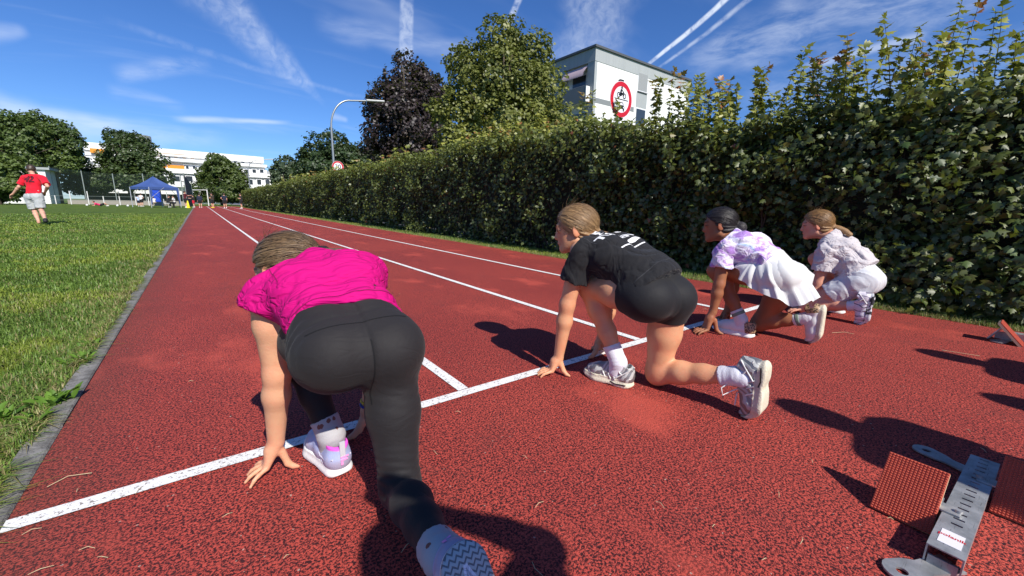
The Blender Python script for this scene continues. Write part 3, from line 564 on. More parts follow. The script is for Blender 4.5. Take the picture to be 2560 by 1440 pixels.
def windows(x0, x1, ya, yb, d, n, mat=None):
    for i in range(n):
        a = x0+(x1-x0)*i/n; b2 = x0+(x1-x0)*(i+0.72)/n; o = fbox(a, ya, b2, yb, d, d+0.1, 'window', FRAME)
        u0, za = fac((a, ya)); u1, zb2 = fac((b2, yb)); MB().box((u0+0.15, d-0.02, zb2+0.12), (u1-0.15, d-0.005, za-0.12), TF).build('pane', mat or GLASS, o)
    u0, za = fac((x0, ya)); u1, zb2 = fac((x1, yb)); MB().box((u0-0.3, d+0.101, zb2-0.1), (u1+0.2, d+0.3, za+0.2), TF).build('wall_panel', WHITE, school)
ORANGE = plain('orange sun blind', (0.78, 0.30, 0.035), 0.8, var=0.05); CREAM = plain('cream blind', (0.60, 0.46, 0.34), 0.8)
YEL = plain('yellow wall panel', (0.75, 0.52, 0.05), 0.8)
windows(588, 664, 394, 408, 2.6, 4); windows(578, 672, 421, 433, 1.9, 5); windows(560, 686, 447, 463, 1.2, 6)
windows(395, 520, 384, 397, 2.6, 6, CREAM); windows(400, 560, 438, 455, 1.2, 5); windows(212, 260, 390, 403, 1.6, 2)
for x0, x1, y0_, y1_ in ((402, 419, 411, 423), (420, 464, 411, 424), (224, 262, 369, 383)): fbox(x0, y0_, x1, y1_, 1.0, 1.12, 'blind', ORANGE)
fbox(244, 428, 262, 446, 1.0, 1.12, 'blind', YEL)
fbox(400, 400, 520, 410, 1.2, 1.5, 'awning_row', MGREY); fbox(398, 382, 464, 385, 1.4, 1.6, 'awning_row', CREAM)
windows(466, 500, 412, 423, 1.9, 2)
fbox(208, 474, 690, 508, 3.0, 3.1, 'ground_floor', SHADE)
for x in range(215, 690, 40): fbox(x, 474, x+6, 508, 0.4, 0.9, 'column', WHITE)
cyl = fac((350, 380)); mb = MB(); pc = np.array([*(A_+U_*cyl[0]-NO*9), 0]); mb.tube([pc+np.array([0, 0, 8]), pc+np.array([0, 0, fac((350, 336))[1]*1.05])], 3.0, 20); mb.build('stair_tower', MGREY, school)
lowb = empty('sports_hall', gnd(720, 100), 'low white hall right of the school above the hedge', 'building')
p0 = gnd(690, 100); zz = atD((720, 440), 100)[2]
MB().box((p0[0], p0[1], 0), (p0[0]+16, p0[1]+10, zz)).build('wall', WHITE, lowb); MB().box((p0[0]-0.3, p0[1]-0.3, zz), (p0[0]+16.3, p0[1]+10.3, zz+0.35)).build('roof', FRAME, lowb)
p1_ = gnd(676, 112); MB().add([(p1_[0], p1_[1], zz+0.4), (p1_[0]+14, p1_[1], zz+0.4), (p1_[0]+14, p1_[1], zz+0.7), (p1_[0]+2, p1_[1], zz+2.0), (p1_[0], p1_[1], zz+2.0), (p1_[0], p1_[1]+6, zz+0.4), (p1_[0]+14, p1_[1]+6, zz+0.4), (p1_[0]+14, p1_[1]+6, zz+0.7), (p1_[0]+2, p1_[1]+6, zz+2.0), (p1_[0], p1_[1]+6, zz+2.0)], [(0,1,2,3,4), (5,9,8,7,6), (2,7,8,3), (3,8,9,4), (1,6,7,2), (0,4,9,5)]).build('pent_roof', LGREY, lowb)
# white flat-roofed building behind the boy
wb = empty('equipment_hall', gnd(90, 56), 'small white flat-roofed building behind the fence', 'building')
q0 = gnd(128, 56); zz = atD((110, 420), 56)[2]; mb = MB()
MB().box((q0[0]-8, q0[1], 0), (q0[0], q0[1]+7, zz-0.3)).build('wall', WHITE, wb); MB().box((q0[0]-8.3, q0[1]-0.3, zz-0.3), (q0[0]+0.5, q0[1]+7.3, zz)).build('roof', LGREY, wb)
MB().box((q0[0]-2.4, q0[1]-0.03, 1.9), (q0[0]-1.0, q0[1]-0.004, 2.6)).build('window', GLASS, wb); MB().box((q0[0]-5, q0[1]-0.03, 0.3), (q0[0]-3.9, q0[1]-0.004, 2.3)).build('door', MGREY, wb)

# ------------------------------------------------------------------ signs and lamps
RED = plain('red sign sheeting', (0.55, 0.012, 0.022), 0.35, var=0.03); SIGNW = plain('white sign sheeting', (0.80, 0.80, 0.80), 0.35, var=0.02); BLK = plain('black print', (0.012, 0.012, 0.013), 0.5)
SBACK = plain('sign post steel', (0.42, 0.43, 0.43), 0.4, 0.6)
def ring(mb, r0, r1, o, u, v, w, d, n=48):
    A = []; 
    for i in range(n):
        c, s = math.cos(2*math.pi*i/n), math.sin(2*math.pi*i/n)
        for r, dd in ((r0, 0), (r1, 0), (r1, d), (r0, d)): A.append(o+u*(r*c)+v*(r*s)+w*dd)
    mb.add(A, [f for i in range(n) for f in [tuple((4*i+k, 4*i+(k+1) % 4, 4*((i+1) % n)+(k+1) % 4, 4*((i+1) % n)+k)) for k in range(4)]])
def text_mesh(txt, size, bold=0.0):
    cu = bpy.data.curves.new('t', 'FONT'); cu.body = txt; cu.size = size; cu.offset = bold; cu.align_x = 'CENTER'; cu.align_y = 'CENTER'; cu.resolution_u = 4
    o = bpy.data.objects.new('t', cu); COL.objects.link(o); dg = bpy.context.evaluated_depsgraph_get(); me = bpy.data.meshes.new_from_object(o.evaluated_get(dg))
    bpy.data.objects.remove(o); bpy.data.curves.remove(cu); V = np.array([v.co[:] for v in me.vertices]); F = [tuple(p.vertices) for p in me.polygons]; bpy.data.meshes.remove(me); return V, F
V3_ = lambda *a: np.array(a, float)
def sign(center, r, label, kind):
    o = np.array(center, float); u = np.array([1.0, 0, 0]); v = np.array([0, 0, 1.0]); w = np.array([0, -1.0, 0])
    root = empty('traffic_sign', (o[0], o[1], 0), label, 'sign')
    mb = MB(); mb.prism(circle(48, r), o, u, v, w, -0.004); mb.build('plate', SBACK, root)
    mb = MB(); mb.prism(circle(48, r*0.99), o, u, v, w, 0.0015); mb.build('face', SIGNW, root)
    mb = MB(); ring(mb, r*0.715, r*0.97, o+w*0.002, u, v, w, 0.0012); mb.build('red_ring', RED, root)
    q = o+w*0.0021; mb = MB()
    def poly(pts): mb.prism([(x*r, y*r) for x, y in pts], q, u, v, w, 0.0012)
    if kind == 'vehicles':
        poly([(-0.62, -0.02), (0.62, -0.02), (0.62, 0.03), (-0.62, 0.03)])
        for cx in (-0.26, 0.26): ring(mb, 0.095*r, 0.155*r, q+u*(cx*r)+v*(0.22*r), u, v, w, 0.0012, 24)
        poly([(-0.28, 0.22), (-0.16, 0.36), (0.10, 0.38), (0.27, 0.22), (0.20, 0.20), (0.08, 0.27), (-0.02, 0.18), (-0.14, 0.18)]); poly([(0.10, 0.36), (0.16, 0.46), (0.22, 0.45), (0.20, 0.30)])
        poly([(-0.16, 0.38), (-0.10, 0.55), (0.02, 0.58), (0.16, 0.44), (0.13, 0.40), (0.02, 0.49), (0.0, 0.38), (0.08, 0.28), (0.02, 0.26), (-0.08, 0.36)]); mb.prism([(x*r, y*r) for x, y in circle(14, 0.075, (0.0, 0.645))], q, u, v, w, 0.0012)
        poly([(-0.33, -0.50), (-0.33, -0.36), (-0.24, -0.30), (-0.18, -0.14), (0.18, -0.14), (0.24, -0.30), (0.33, -0.36), (0.33, -0.50)]); poly([(-0.31, -0.62), (-0.31, -0.49), (-0.19, -0.49), (-0.19, -0.62)]); poly([(0.19, -0.62), (0.19, -0.49), (0.31, -0.49), (0.31, -0.62)])
        mb.build('pictogram', BLK, root); mb = MB(); q = o+w*0.0036; poly([(-0.17, -0.295), (-0.13, -0.19), (0.13, -0.19), (0.17, -0.295)])
        for cx in (-0.25, 0.25): mb.prism([(x*r, y*r) for x, y in circle(12, 0.045, (cx, -0.41))], q, u, v, w, 0.001)
        mb.build('windscreen', SIGNW, root)
        MB().prism([(-0.05, r*1.02), (0.05, r*1.02), (0.05, r*1.08), (-0.05, r*1.08)], o, u, v, w, -0.05).build('post_cap', BLK, root)
    else:
        V, F = text_mesh('30', r*1.05, 0.012*r); MB().add([q+u*p[0]+v*p[1] for p in V], F).build('number', BLK, root)
    MB().tube([(o[0], o[1]+0.04, 0), (o[0], o[1]+0.04, o[2]+r)], 0.03, 10).build('post', SBACK, root); return root
sign(atD((1553, 249), 7.1), 0.30, 'round red-ringed sign with motorcycle and car above the hedge', 'vehicles')
sign(atD((845, 420), 21.6)+V3_(0, 0, 0.06), 0.30, 'small round speed sign half hidden by the hedge', '30')
LAMPM = plain('street lamp steel', (0.34, 0.36, 0.36), 0.4, 0.6, var=0.05)
def lamp(px, D, ztop, arm, label):
    b0 = gnd(px, D); root = empty('street_lamp', b0, label, 'lamp', 'street lamps along the road behind the hedge'); x, y = b0[0], b0[1]; pts = [(x, y, 0), (x, y, ztop-2.0)]
    for i in range(1, 11):
        a = math.pi/2*i/10; pts.append((x+1.3*(1-math.cos(a)), y, ztop-2.0+1.75*math.sin(a)))
    pts.append((x+1.3+arm, y, ztop-0.12)); MB().tube(pts, [0.075, 0.065]+[0.05]*11, 12).build('post', LAMPM, root)
    T = Matrix.Translation((x+1.3+arm, y, ztop-0.1)) @ Matrix.Rotation(-0.10, 4, 'Y'); MB().bbox((0, -0.13, -0.05), (1.15, 0.13, 0.06), 0.03, T).build('luminaire', plain('pale lamp housing', (0.55, 0.56, 0.54), 0.4), root)
lamp(841, 25.5, atD((870, 246), 25.5)[2], 0.9, 'curved grey street lamp in front of the purple beech')
lamp(629, 60, atD((655, 397), 60)[2], 0.9, 'curved street lamp in front of the school end wall')

# ------------------------------------------------------------------ far end of the field: gazebo, fence, goal and small things
BLUE = plain('blue canopy cloth', (0.050, 0.095, 0.27), 0.7, var=0.12, scale=1.2, bscale=3, bstr=0.5, bdist=0.1)
POST = plain('white painted post', (0.72, 0.72, 0.70), 0.5); NETP = plain('grey green net post', (0.30, 0.34, 0.31), 0.5, 0.3)
gz = gnd(392, 43); gaz = empty('gazebo', gz, 'blue pop-up gazebo on the grass beside the finish', 'tent')
a = 0.62; R2 = np.array([[math.cos(a), -math.sin(a)], [math.sin(a), math.cos(a)]]); cor = [gz[:2]+R2 @ (np.array(c)*1.42) for c in ((-1, -1), (1, -1), (1, 1), (-1, 1))]
ze = 2.05; 
for c in cor: MB().box((c[0]-0.03, c[1]-0.03, 0), (c[0]+0.03, c[1]+0.03, ze)).build('leg', plain('leg steel', (0.45, 0.46, 0.48), 0.4, 0.5), gaz)
V = []; F = []; n = 8; pk = np.array([gz[0], gz[1], ze+1.15])
for k in range(4):
    a0 = np.array([*cor[k], ze+0.02]); a1 = np.array([*cor[(k+1) % 4], ze+0.02]); o = len(V)
    for i in range(n+1):
        for j in range(n+1):
            s = i/n; e = a0*(1-j/n)+a1*(j/n); p = e*(1-s)+pk*s; p[2] -= 0.22*math.sin(math.pi*s)*(0.6+0.4*math.sin(math.pi*j/n)); V.append(p)
    F += [(o+i*(n+1)+j, o+i*(n+1)+j+1, o+(i+1)*(n+1)+j+1, o+(i+1)*(n+1)+j) for i in range(n) for j in range(n)]
    o = len(V); V += [a0, a1, a1-np.array([0, 0, 0.26]), a0-np.array([0, 0, 0.26])]; F.append((o, o+1, o+2, o+3))
MB().add(V, F, True).build('canopy', BLUE, gaz)
for k in (0, 1):
    c = cor[k]; i_ = R2 @ np.array([0.28 if k == 0 else -0.28, 0]); MB().add([(*c, ze-0.2), (*(c+i_), ze-0.25), (*(c+i_*0.55), 0.5), (*c, 0.15)], [(0, 1, 2, 3)]).build('side_flap', BLUE, gaz)
for k in range(4): MB().tube([np.array([*cor[k], 0.9]), np.array([*((cor[k]+cor[(k+1) % 4])/2), ze])], 0.02, 5).build('brace', GALV, gaz)
fence = empty('ball_net_fence', gnd(200, 60), 'tall ball-stop net on grey poles along the far end of the field', 'fence')
m_ = bpy.data.materials.new('fine green net'); m_.use_nodes = True; t = m_.node_tree; t.nodes.clear(); out = N(t, 'ShaderNodeOutputMaterial'); tr = N(t, 'ShaderNodeBsdfTransparent'); df = N(t, 'ShaderNodeBsdfDiffuse'); df.inputs[0].default_value = (0.10, 0.14, 0.12, 1)
mx = N(t, 'ShaderNodeMixShader'); mx.inputs[0].default_value = 0.11; t.links.new(tr.outputs[0], mx.inputs[1]); t.links.new(df.outputs[0], mx.inputs[2]); t.links.new(mx.outputs[0], out.inputs[0]); NET = m_
tops = [(-30, 368), (38, 378), (140, 410), (217, 428), (293, 435), (367, 435), (460, 440)]; prev = None
for x, yt in tops:
    c = gnd(x, 58); z = min(5.2, atD((x, yt), 58)[2]); MB().tube([c, (c[0], c[1], z)], 0.06, 8).build('pole', NETP, fence)
    if prev is not None:
        o = MB().add([(prev[0][0], prev[0][1], 0.05), (c[0], c[1], 0.05), (c[0], c[1], z-0.05), (prev[0][0], prev[0][1], prev[1]-0.05)], [(0, 1, 2, 3)]).build('net', NET, fence)
    prev = (c, z)
bar = empty('barrier_rail', gnd(150, 54), 'low white-posted barrier rail at the edge of the field', 'fence')
pc = None
for x in (60, 96, 140, 178, 222, 260, 300, 340, 372):
    c = gnd(x, 54); MB().tube([c, (c[0], c[1], 1.75 if x in (178, 222) else 1.15)], 0.055, 8).build('post', POST, bar)
    if pc is not None:
        for z in (0.55, 1.1): MB().tube([(pc[0], pc[1], z), (c[0], c[1], z)], 0.02, 5, False).build('rail', NETP, bar)
    pc = c
w0, w1 = gnd(175, 57), gnd(470, 57); mb = MB(); d = (w1-w0)/np.linalg.norm(w1-w0); mb.prism([(0, 0), (np.linalg.norm(w1-w0), 0), (np.linalg.norm(w1-w0), 0.62), (0, 0.62)], w0, d, (0, 0, 1), np.cross(d, (0, 0, 1)), 0.3)
tag(mb.build('retaining_wall', plain('pale concrete', (0.36, 0.33, 0.28), 0.9, bscale=8)), 'low pale concrete wall behind the far end of the field', 'wall')
goal = empty('football_goal', gnd(503, 60), 'white football goal frame behind the finish line', 'goal'); g0, g1 = gnd(484, 61), gnd(521, 60)
for c in (g0, g1): MB().tube([c, (c[0], c[1], 2.3)], 0.07, 8).build('post', POST, goal)
MB().tube([(g0[0], g0[1], 2.3), (g1[0], g1[1], 2.3)], 0.07, 8).build('crossbar', POST, goal)
MB().tube([(g1[0], g1[1], 2.2), (g1[0]+0.4, g1[1]+1.5, 1.6), (g1[0]+0.4, g1[1]+1.6, 0)], 0.03, 6).build('net_stay', POST, goal)
scr = empty('windbreak_screen', gnd(475, 50), 'dark green ball-stop screen standing beside the finish', 'screen'); s0, s1 = gnd(468, 49), gnd(484, 60)
GSC = plain('dark green screen mesh', (0.045, 0.075, 0.065), 0.8, var=0.2, scale=4)
MB().add([(s0[0], s0[1], 0), (s1[0], s1[1], 0), (s1[0], s1[1], 3.0), (s0[0], s0[1], 3.9)], [(0, 1, 2, 3)]).build('sheet', GSC, scr)
for c, z in ((s0, 4.0), (s1, 3.1)): MB().tube([c, (c[0], c[1], z)], 0.04, 8).build('pole', NETP, scr)
bb = gnd(391, 55); o = empty('portable_cabin', bb, 'bright blue cabin seen under the gazebo', 'cabin'); MB().bbox((bb[0]-0.5, bb[1]-0.5, 0.5), (bb[0]+0.55, bb[1]+0.5, 2.1), 0.05).build('shell', plain('bright blue plastic', (0.012, 0.05, 0.42), 0.4), o); MB().box((bb[0]-0.36, bb[1]-0.53, 0.6), (bb[0]+0.4, bb[1]-0.505, 2.0)).build('door', plain('blue door', (0.02, 0.07, 0.50), 0.4), o)
bn = gnd(432, 42.5); o = empty('bench_table', bn, 'dark folding table under the gazebo', 'table'); MB().box((bn[0]-0.55, bn[1]-0.3, 0.72), (bn[0]+0.55, bn[1]+0.3, 0.76)).build('top', SHADE, o)
for sx_ in (-0.5, 0.5):
    for sy_ in (-0.25, 0.25): MB().tube([(bn[0]+sx_, bn[1]+sy_, 0), (bn[0]+sx_, bn[1]+sy_, 0.72)], 0.02, 6).build('leg', SHADE, o)
cc = gnd(417, 42); o = empty('chair', cc, 'white plastic chair beside the gazebo table', 'chair'); CHW = plain('white plastic', (0.75, 0.75, 0.75), 0.4)
MB().bbox((cc[0]-0.22, cc[1]-0.22, 0.42), (cc[0]+0.22, cc[1]+0.22, 0.46), 0.01).build('seat', CHW, o); MB().bbox((cc[0]-0.24, cc[1]-0.2, 0.46), (cc[0]-0.20, cc[1]+0.2, 0.88), 0.01).build('backrest', CHW, o)
for sx_ in (-0.19, 0.19):
    for sy_ in (-0.19, 0.19): MB().tube([(cc[0]+sx_, cc[1]+sy_, 0), (cc[0]+sx_, cc[1]+sy_, 0.42)], 0.015, 6).build('leg', SHADE, o)
for x in (216, 292, 318):
    c = gnd(x, 44); me = bpy.data.meshes.new('ball'); bm = bmesh.new(); bmesh.ops.create_icosphere(bm, subdivisions=2, radius=0.11); bm.to_mesh(me); bm.free(); me.materials.append(CHW); o = link('ball', me); o.location = (c[0], c[1], 0.1); tag(o, 'white ball lying at the far edge of the grass', 'ball', 'balls on the far grass')
# ------------------------------------------------------------------ people: smooth bodies grown from round cones
def nrm(v): v = np.asarray(v, float); return v/(np.linalg.norm(v)+1e-12)
def V3(*a): return np.array(a, float)
class SDF:
    def __init__(s, lo, hi, h):
        s.lo = np.array(lo, float); s.h = h; s.n = np.ceil((np.array(hi)-s.lo)/h).astype(int)+1; s.D = np.full(s.n, 1.0, np.float32); s.ax = [(s.lo[i]+h*np.arange(s.n[i])).astype(np.float32) for i in range(3)]
    def region(s, lo, hi):
        i0 = np.clip(np.floor((np.array(lo)-s.lo)/s.h).astype(int), 0, s.n); i1 = np.clip(np.ceil((np.array(hi)-s.lo)/s.h).astype(int)+1, 0, s.n)
        sl = tuple(slice(a, b) for a, b in zip(i0, i1)); X = s.ax[0][sl[0]][:, None, None]; Y = s.ax[1][sl[1]][None, :, None]; Z = s.ax[2][sl[2]][None, None, :]; return sl, X, Y, Z
    def smin(s, sl, d, k):
        a = s.D[sl]
        if k > 0: h = np.maximum(k-np.abs(a-d), 0)/k; s.D[sl] = np.minimum(a, d)-h*h*k*0.25
        else: s.D[sl] = np.minimum(a, d)
    def cone(s, a, b, ra, rb, k=0.02, flat=False, carve=False):
        a = np.array(a, float); b = np.array(b, float); m = k+4*s.h; R = max(ra, rb)+m
        sl, X, Y, Z = s.region(np.minimum(a, b)-R, np.maximum(a, b)+R); ba = b-a; L2 = ba@ba+1e-12
        if 0 in s.D[sl].shape: return
        px, py, pz = X-a[0], Y-a[1], Z-a[2]; t = (px*ba[0]+py*ba[1]+pz*ba[2])/L2; tc = np.clip(t, 0, 1)
        d = np.sqrt((px-tc*ba[0])**2+(py-tc*ba[1])**2+(pz-tc*ba[2])**2)-(ra+(rb-ra)*tc)
        if flat: d = np.maximum(d, (t-1)*math.sqrt(L2))
        if carve: s.D[sl] = np.maximum(s.D[sl], -d)
        else: s.smin(sl, d.astype(np.float32), k)
    def chain(s, pts, rad, k=0.02):
        for i in range(len(pts)-1): s.cone(pts[i], pts[i+1], rad[i], rad[i+1], k)
    def ell(s, c, R, rad, k=0.02, carve=False):
        """ellipsoid, rows of R are its axes"""
        c = np.array(c, float); R = np.asarray(R, float); m = max(rad)+k+4*s.h; sl, X, Y, Z = s.region(c-m, c+m)
        if 0 in s.D[sl].shape: return
        q = [((X-c[0])*R[i][0]+(Y-c[1])*R[i][1]+(Z-c[2])*R[i][2]) for i in range(3)]
        k0 = np.sqrt(sum((q[i]/rad[i])**2 for i in range(3))); k1 = np.sqrt(sum((q[i]/rad[i]**2)**2 for i in range(3)))+1e-9; d = (k0*(k0-1)/k1).astype(np.float32)
        if carve:
            a = s.D[sl]; d = -d; h = np.maximum(k-np.abs(a-d), 0)/max(k, 1e-6); s.D[sl] = np.maximum(a, d)+h*h*k*0.25
        else: s.smin(sl, d, k)
    def plane(s, p, n):
        """keep the side that n points to"""
        p = np.array(p, float); n = nrm(n); d = -((s.ax[0][:, None, None]-p[0])*n[0]+(s.ax[1][None, :, None]-p[1])*n[1]+(s.ax[2][None, None, :]-p[2])*n[2]); s.D = np.maximum(s.D, d.astype(np.float32))
    def warp(s, fn, band=0.03):
        """adds fn(points) to the field near the surface"""
        i = np.nonzero(np.abs(s.D) < band); P = np.stack([s.ax[a][i[a]] for a in range(3)], 1); s.D[i] += fn(P).astype(np.float32)
    def mesh(s):
        D = s.D; D[0], D[-1], D[:, 0], D[:, -1], D[:, :, 0], D[:, :, -1] = 1, 1, 1, 1, 1, 1
        S = D < 0; c = [S[a:S.shape[0]-1+a, b:S.shape[1]-1+b, d:S.shape[2]-1+d] for a in (0, 1) for b in (0, 1) for d in (0, 1)]
        an = c[0].copy(); al = c[0].copy()
        for q in c[1:]: an |= q; al &= q
        act = an & ~al; I = np.stack(np.nonzero(act), 1); idx = np.full(act.shape, -1, np.int32); idx[tuple(I.T)] = np.arange(len(I))
        acc = np.zeros((len(I), 3)); cnt = np.zeros(len(I)); off = [(a, b, d) for a in (0, 1) for b in (0, 1) for d in (0, 1)]
        val = [D[I[:, 0]+o[0], I[:, 1]+o[1], I[:, 2]+o[2]] for o in off]
        for i in range(8):
            for j in range(i+1, 8):
                e = np.array(off[j])-np.array(off[i])
                if np.abs(e).sum() != 1: continue
                x = (val[i] < 0) != (val[j] < 0); t = np.where(x, val[i]/(val[i]-val[j]+1e-12), 0); acc += np.where(x[:, None], np.array(off[i])+t[:, None]*e, 0); cnt += x
        V = s.lo+(I+acc/cnt[:, None])*s.h; F = []
        for ax in range(3):
            a = [slice(None)]*3; b = [slice(None)]*3; a[ax] = slice(0, -1); b[ax] = slice(1, None); x = S[tuple(a)] != S[tuple(b)]; J = np.stack(np.nonzero(x), 1); o1, o2 = (ax+1) % 3, (ax+2) % 3
            J = J[(J[:, o1] > 0) & (J[:, o2] > 0)]; ins = S[tuple(J.T)]; q = []
            for d1, d2 in ((0, 0), (1, 0), (1, 1), (0, 1)):
                K = J.copy(); K[:, o1] -= d1; K[:, o2] -= d2; q.append(idx[tuple(K.T)])
            q = np.stack(q, 1); q[ins] = q[ins][:, ::-1]; F.append(q[:, ::-1])
        F = np.concatenate(F); F = F[(F >= 0).all(1)]
        # one soft relaxation pass
        W = np.zeros_like(V); k = np.zeros(len(V))
        for i in range(4): np.add.at(W, F[:, i], V[F[:, (i+1) % 4]]); np.add.at(k, F[:, i], 1)
        V = V*0.55+0.45*W/np.maximum(k, 1)[:, None]; return V, F
def smooth_obj(name, sdf, mat, parent, colfn=None, attrs=None, label=None):
    V, F = sdf.mesh(); me = mesh_np(name, V, F, mat, True, colfn(V) if colfn else None, attrs(V) if attrs else None); o = link(name, me, parent)
    if label: o['label'] = label
    return o

def mat_skin(name, c, red):
    m, t, b = principled(name); p = geo_pos(t); a = N(t, 'ShaderNodeAttribute', attribute_name='col').outputs[0]
    blot = SMOOTH(t, NOISE(t, p, 22, 4, 0.6), 0.35, 0.75); c2 = MIX(t, M(t, 'MULTIPLY', blot, 0.75), c, red); c2 = MIX(t, M(t, 'MULTIPLY', SMOOTH(t, NOISE(t, p, 7, 3, 0.6), 0.45, 0.75), 0.28), c2, [x*0.62 for x in c]); c2 = MIX(t, M(t, 'MULTIPLY', SMOOTH(t, NOISE(t, p, 240, 1, 0.4), 0.70, 0.76), 0.35), c2, [x*0.55 for x in c]); put(t, b.inputs['Base Color'], MIX(t, 1.0, c2, a, 'MULTIPLY'))
    b.inputs['Roughness'].default_value = 0.52; b.inputs['Specular IOR Level'].default_value = 0.4; b.inputs['Subsurface Weight'].default_value = 0.06; b.inputs['Subsurface Radius'].default_value = (0.010, 0.004, 0.002); b.inputs['Subsurface Scale'].default_value = 0.5
    bump(t, b, M(t, 'ADD', NOISE(t, p, 260, 3, 0.6), M(t, 'MULTIPLY', NOISE(t, VMAP(t, p, (1, 1, 2.5)), 60, 3, 0.6), 1.2)), 0.22, 0.003); return m
def mat_cloth(name, c, rough=0.85, var=0.06, weave=900, sheen=0.15, bs=0.25, crease=None):
    m, t, b = principled(name); p = geo_pos(t); nz = NOISE(t, p, 9, 4, 0.6); put(t, b.inputs['Base Color'], MIX(t, nz, [x*(1-var) for x in c], [min(1, x*(1+var)) for x in c]))
    b.inputs['Roughness'].default_value = rough; b.inputs['Sheen Weight'].default_value = sheen; b.inputs['Specular IOR Level'].default_value = 0.25
    h_ = M(t, 'ADD', M(t, 'MULTIPLY', NOISE(t, p, weave, 1), 0.15), NOISE(t, p, 45, 4, 0.6))
    if crease:
        sc, rot, k = crease; q = VMAP(t, p, sc, rot); n1 = M(t, 'ABSOLUTE', M(t, 'SUBTRACT', NOISE(t, q, 1.0, 2, 0.55, 0.9), 0.5)); n2 = SMOOTH(t, n1, 0.0, 0.11); h_ = M(t, 'ADD', h_, M(t, 'MULTIPLY', n2, k))
    bump(t, b, h_, bs, 0.004); return m
def mat_hair(name, c0, c1, c2):
    m, t, b = principled(name); a = N(t, 'ShaderNodeAttribute', attribute_name='strand').outputs['Fac']; q = N(t, 'ShaderNodeCombineXYZ'); put(t, q.inputs[0], a)
    n1 = NOISE(t, q.outputs[0], 34, 4, 0.75); n2 = NOISE(t, q.outputs[0], 9, 3, 0.6); c = MIX(t, SMOOTH(t, n1, 0.36, 0.62), c0, c1); put(t, b.inputs['Base Color'], MIX(t, SMOOTH(t, n2, 0.5, 0.8), c, c2))
    b.inputs['Roughness'].default_value = 0.42; b.inputs['Specular IOR Level'].default_value = 0.5; bump(t, b, n1, 0.7, 0.006); return m

def arm(S, J, sd, s, off=0.0, t0=0.0, t1=2.0, k=0.02):
    A, E, W = J['s'+sd], J['e'+sd], J['w'+sd]
    S.cone(A, A+(E-A)*0.35, 0.044*s+off, 0.0405*s+off, k); S.cone(A+(E-A)*0.35, E, 0.0405*s+off, 0.0335*s+off, k); S.cone(E, E+(W-E)*0.3, 0.0335*s+off, 0.0345*s+off, k); S.cone(E+(W-E)*0.3, W, 0.0345*s+off, 0.0225*s+off, k)
def leg(S, J, sd, s, off=0.0, k=0.025, thick=1.0):
    H, K, A = J['h'+sd], J['k'+sd], J['a'+sd]; th = nrm(K-H); sh = nrm(A-K); back = (H-K)-sh*((H-K)@sh)
    back = nrm(back) if np.linalg.norm(back) > 0.02 else nrm(J.get('back', V3(0, -1, 0)))
    fr = nrm(-(A-K)-th*(-(A-K)@th)) if np.linalg.norm((A-K)-th*((A-K)@th)) > 0.02 else -back
    S.cone(H, H+(K-H)*0.45, 0.079*s*thick+off, 0.069*s*thick+off, k); S.cone(H+(K-H)*0.45, K-th*0.03*s, 0.069*s*thick+off, 0.050*s*thick+off, k); S.cone(K-th*0.03*s, K, 0.049*s*thick+off, 0.047*s*thick+off, k)
    S.cone(K, K+(A-K)*0.34+back*0.010*s, 0.045*s*thick+off, 0.0475*s*thick+off, k); S.cone(K+(A-K)*0.34+back*0.010*s, K+(A-K)*0.62+back*0.006*s, 0.0475*s*thick+off, 0.038*s*thick+off, k); S.cone(K+(A-K)*0.62+back*0.006*s, A, 0.038*s*thick+off, 0.030*s+off, k)
def torso(S, J, s, off=0.0, k=0.04):
    hm = (J['hL']+J['hR'])/2; lat_h = nrm(J['hR']-J['hL']); lat_s = nrm(J['sR']-J['sL']); w, c, n = J['wst'], J['chs'], J['nk']; bk = J['rump']
    S.cone(J['hL'], J['hR'], 0.080*s+off, 0.080*s+off, k)
    for q in (-1, 1):
        S.cone(hm+lat_h*q*0.062*s+bk*0.036*s, hm+lat_h*q*0.055*s+bk*0.020*s+(w-hm)*0.35, 0.074*s+off, 0.062*s+off, k)
        S.cone(hm+lat_h*q*0.055*s, w+(lat_h+lat_s)/2*q*0.050*s, 0.076*s+off, 0.066*s+off, k); S.cone(w+(lat_h+lat_s)/2*q*0.050*s, c+lat_s*q*0.060*s, 0.066*s+off, 0.076*s+off, k)
        S.cone(c+lat_s*q*0.060*s, n*0.55+(J['sR'] if q > 0 else J['sL'])*0.45, 0.076*s+off, 0.045*s+off, k)
    S.cone(J['sL'], J['nk'], 0.042*s+off, 0.046*s+off, k*0.6); S.cone(J['sR'], J['nk'], 0.042*s+off, 0.046*s+off, k*0.6)
def head_frame(J):
    y = nrm(J['face']); z = J['up']-y*(J['up']@y); z = nrm(z); return np.array([np.cross(y, z), y, z])
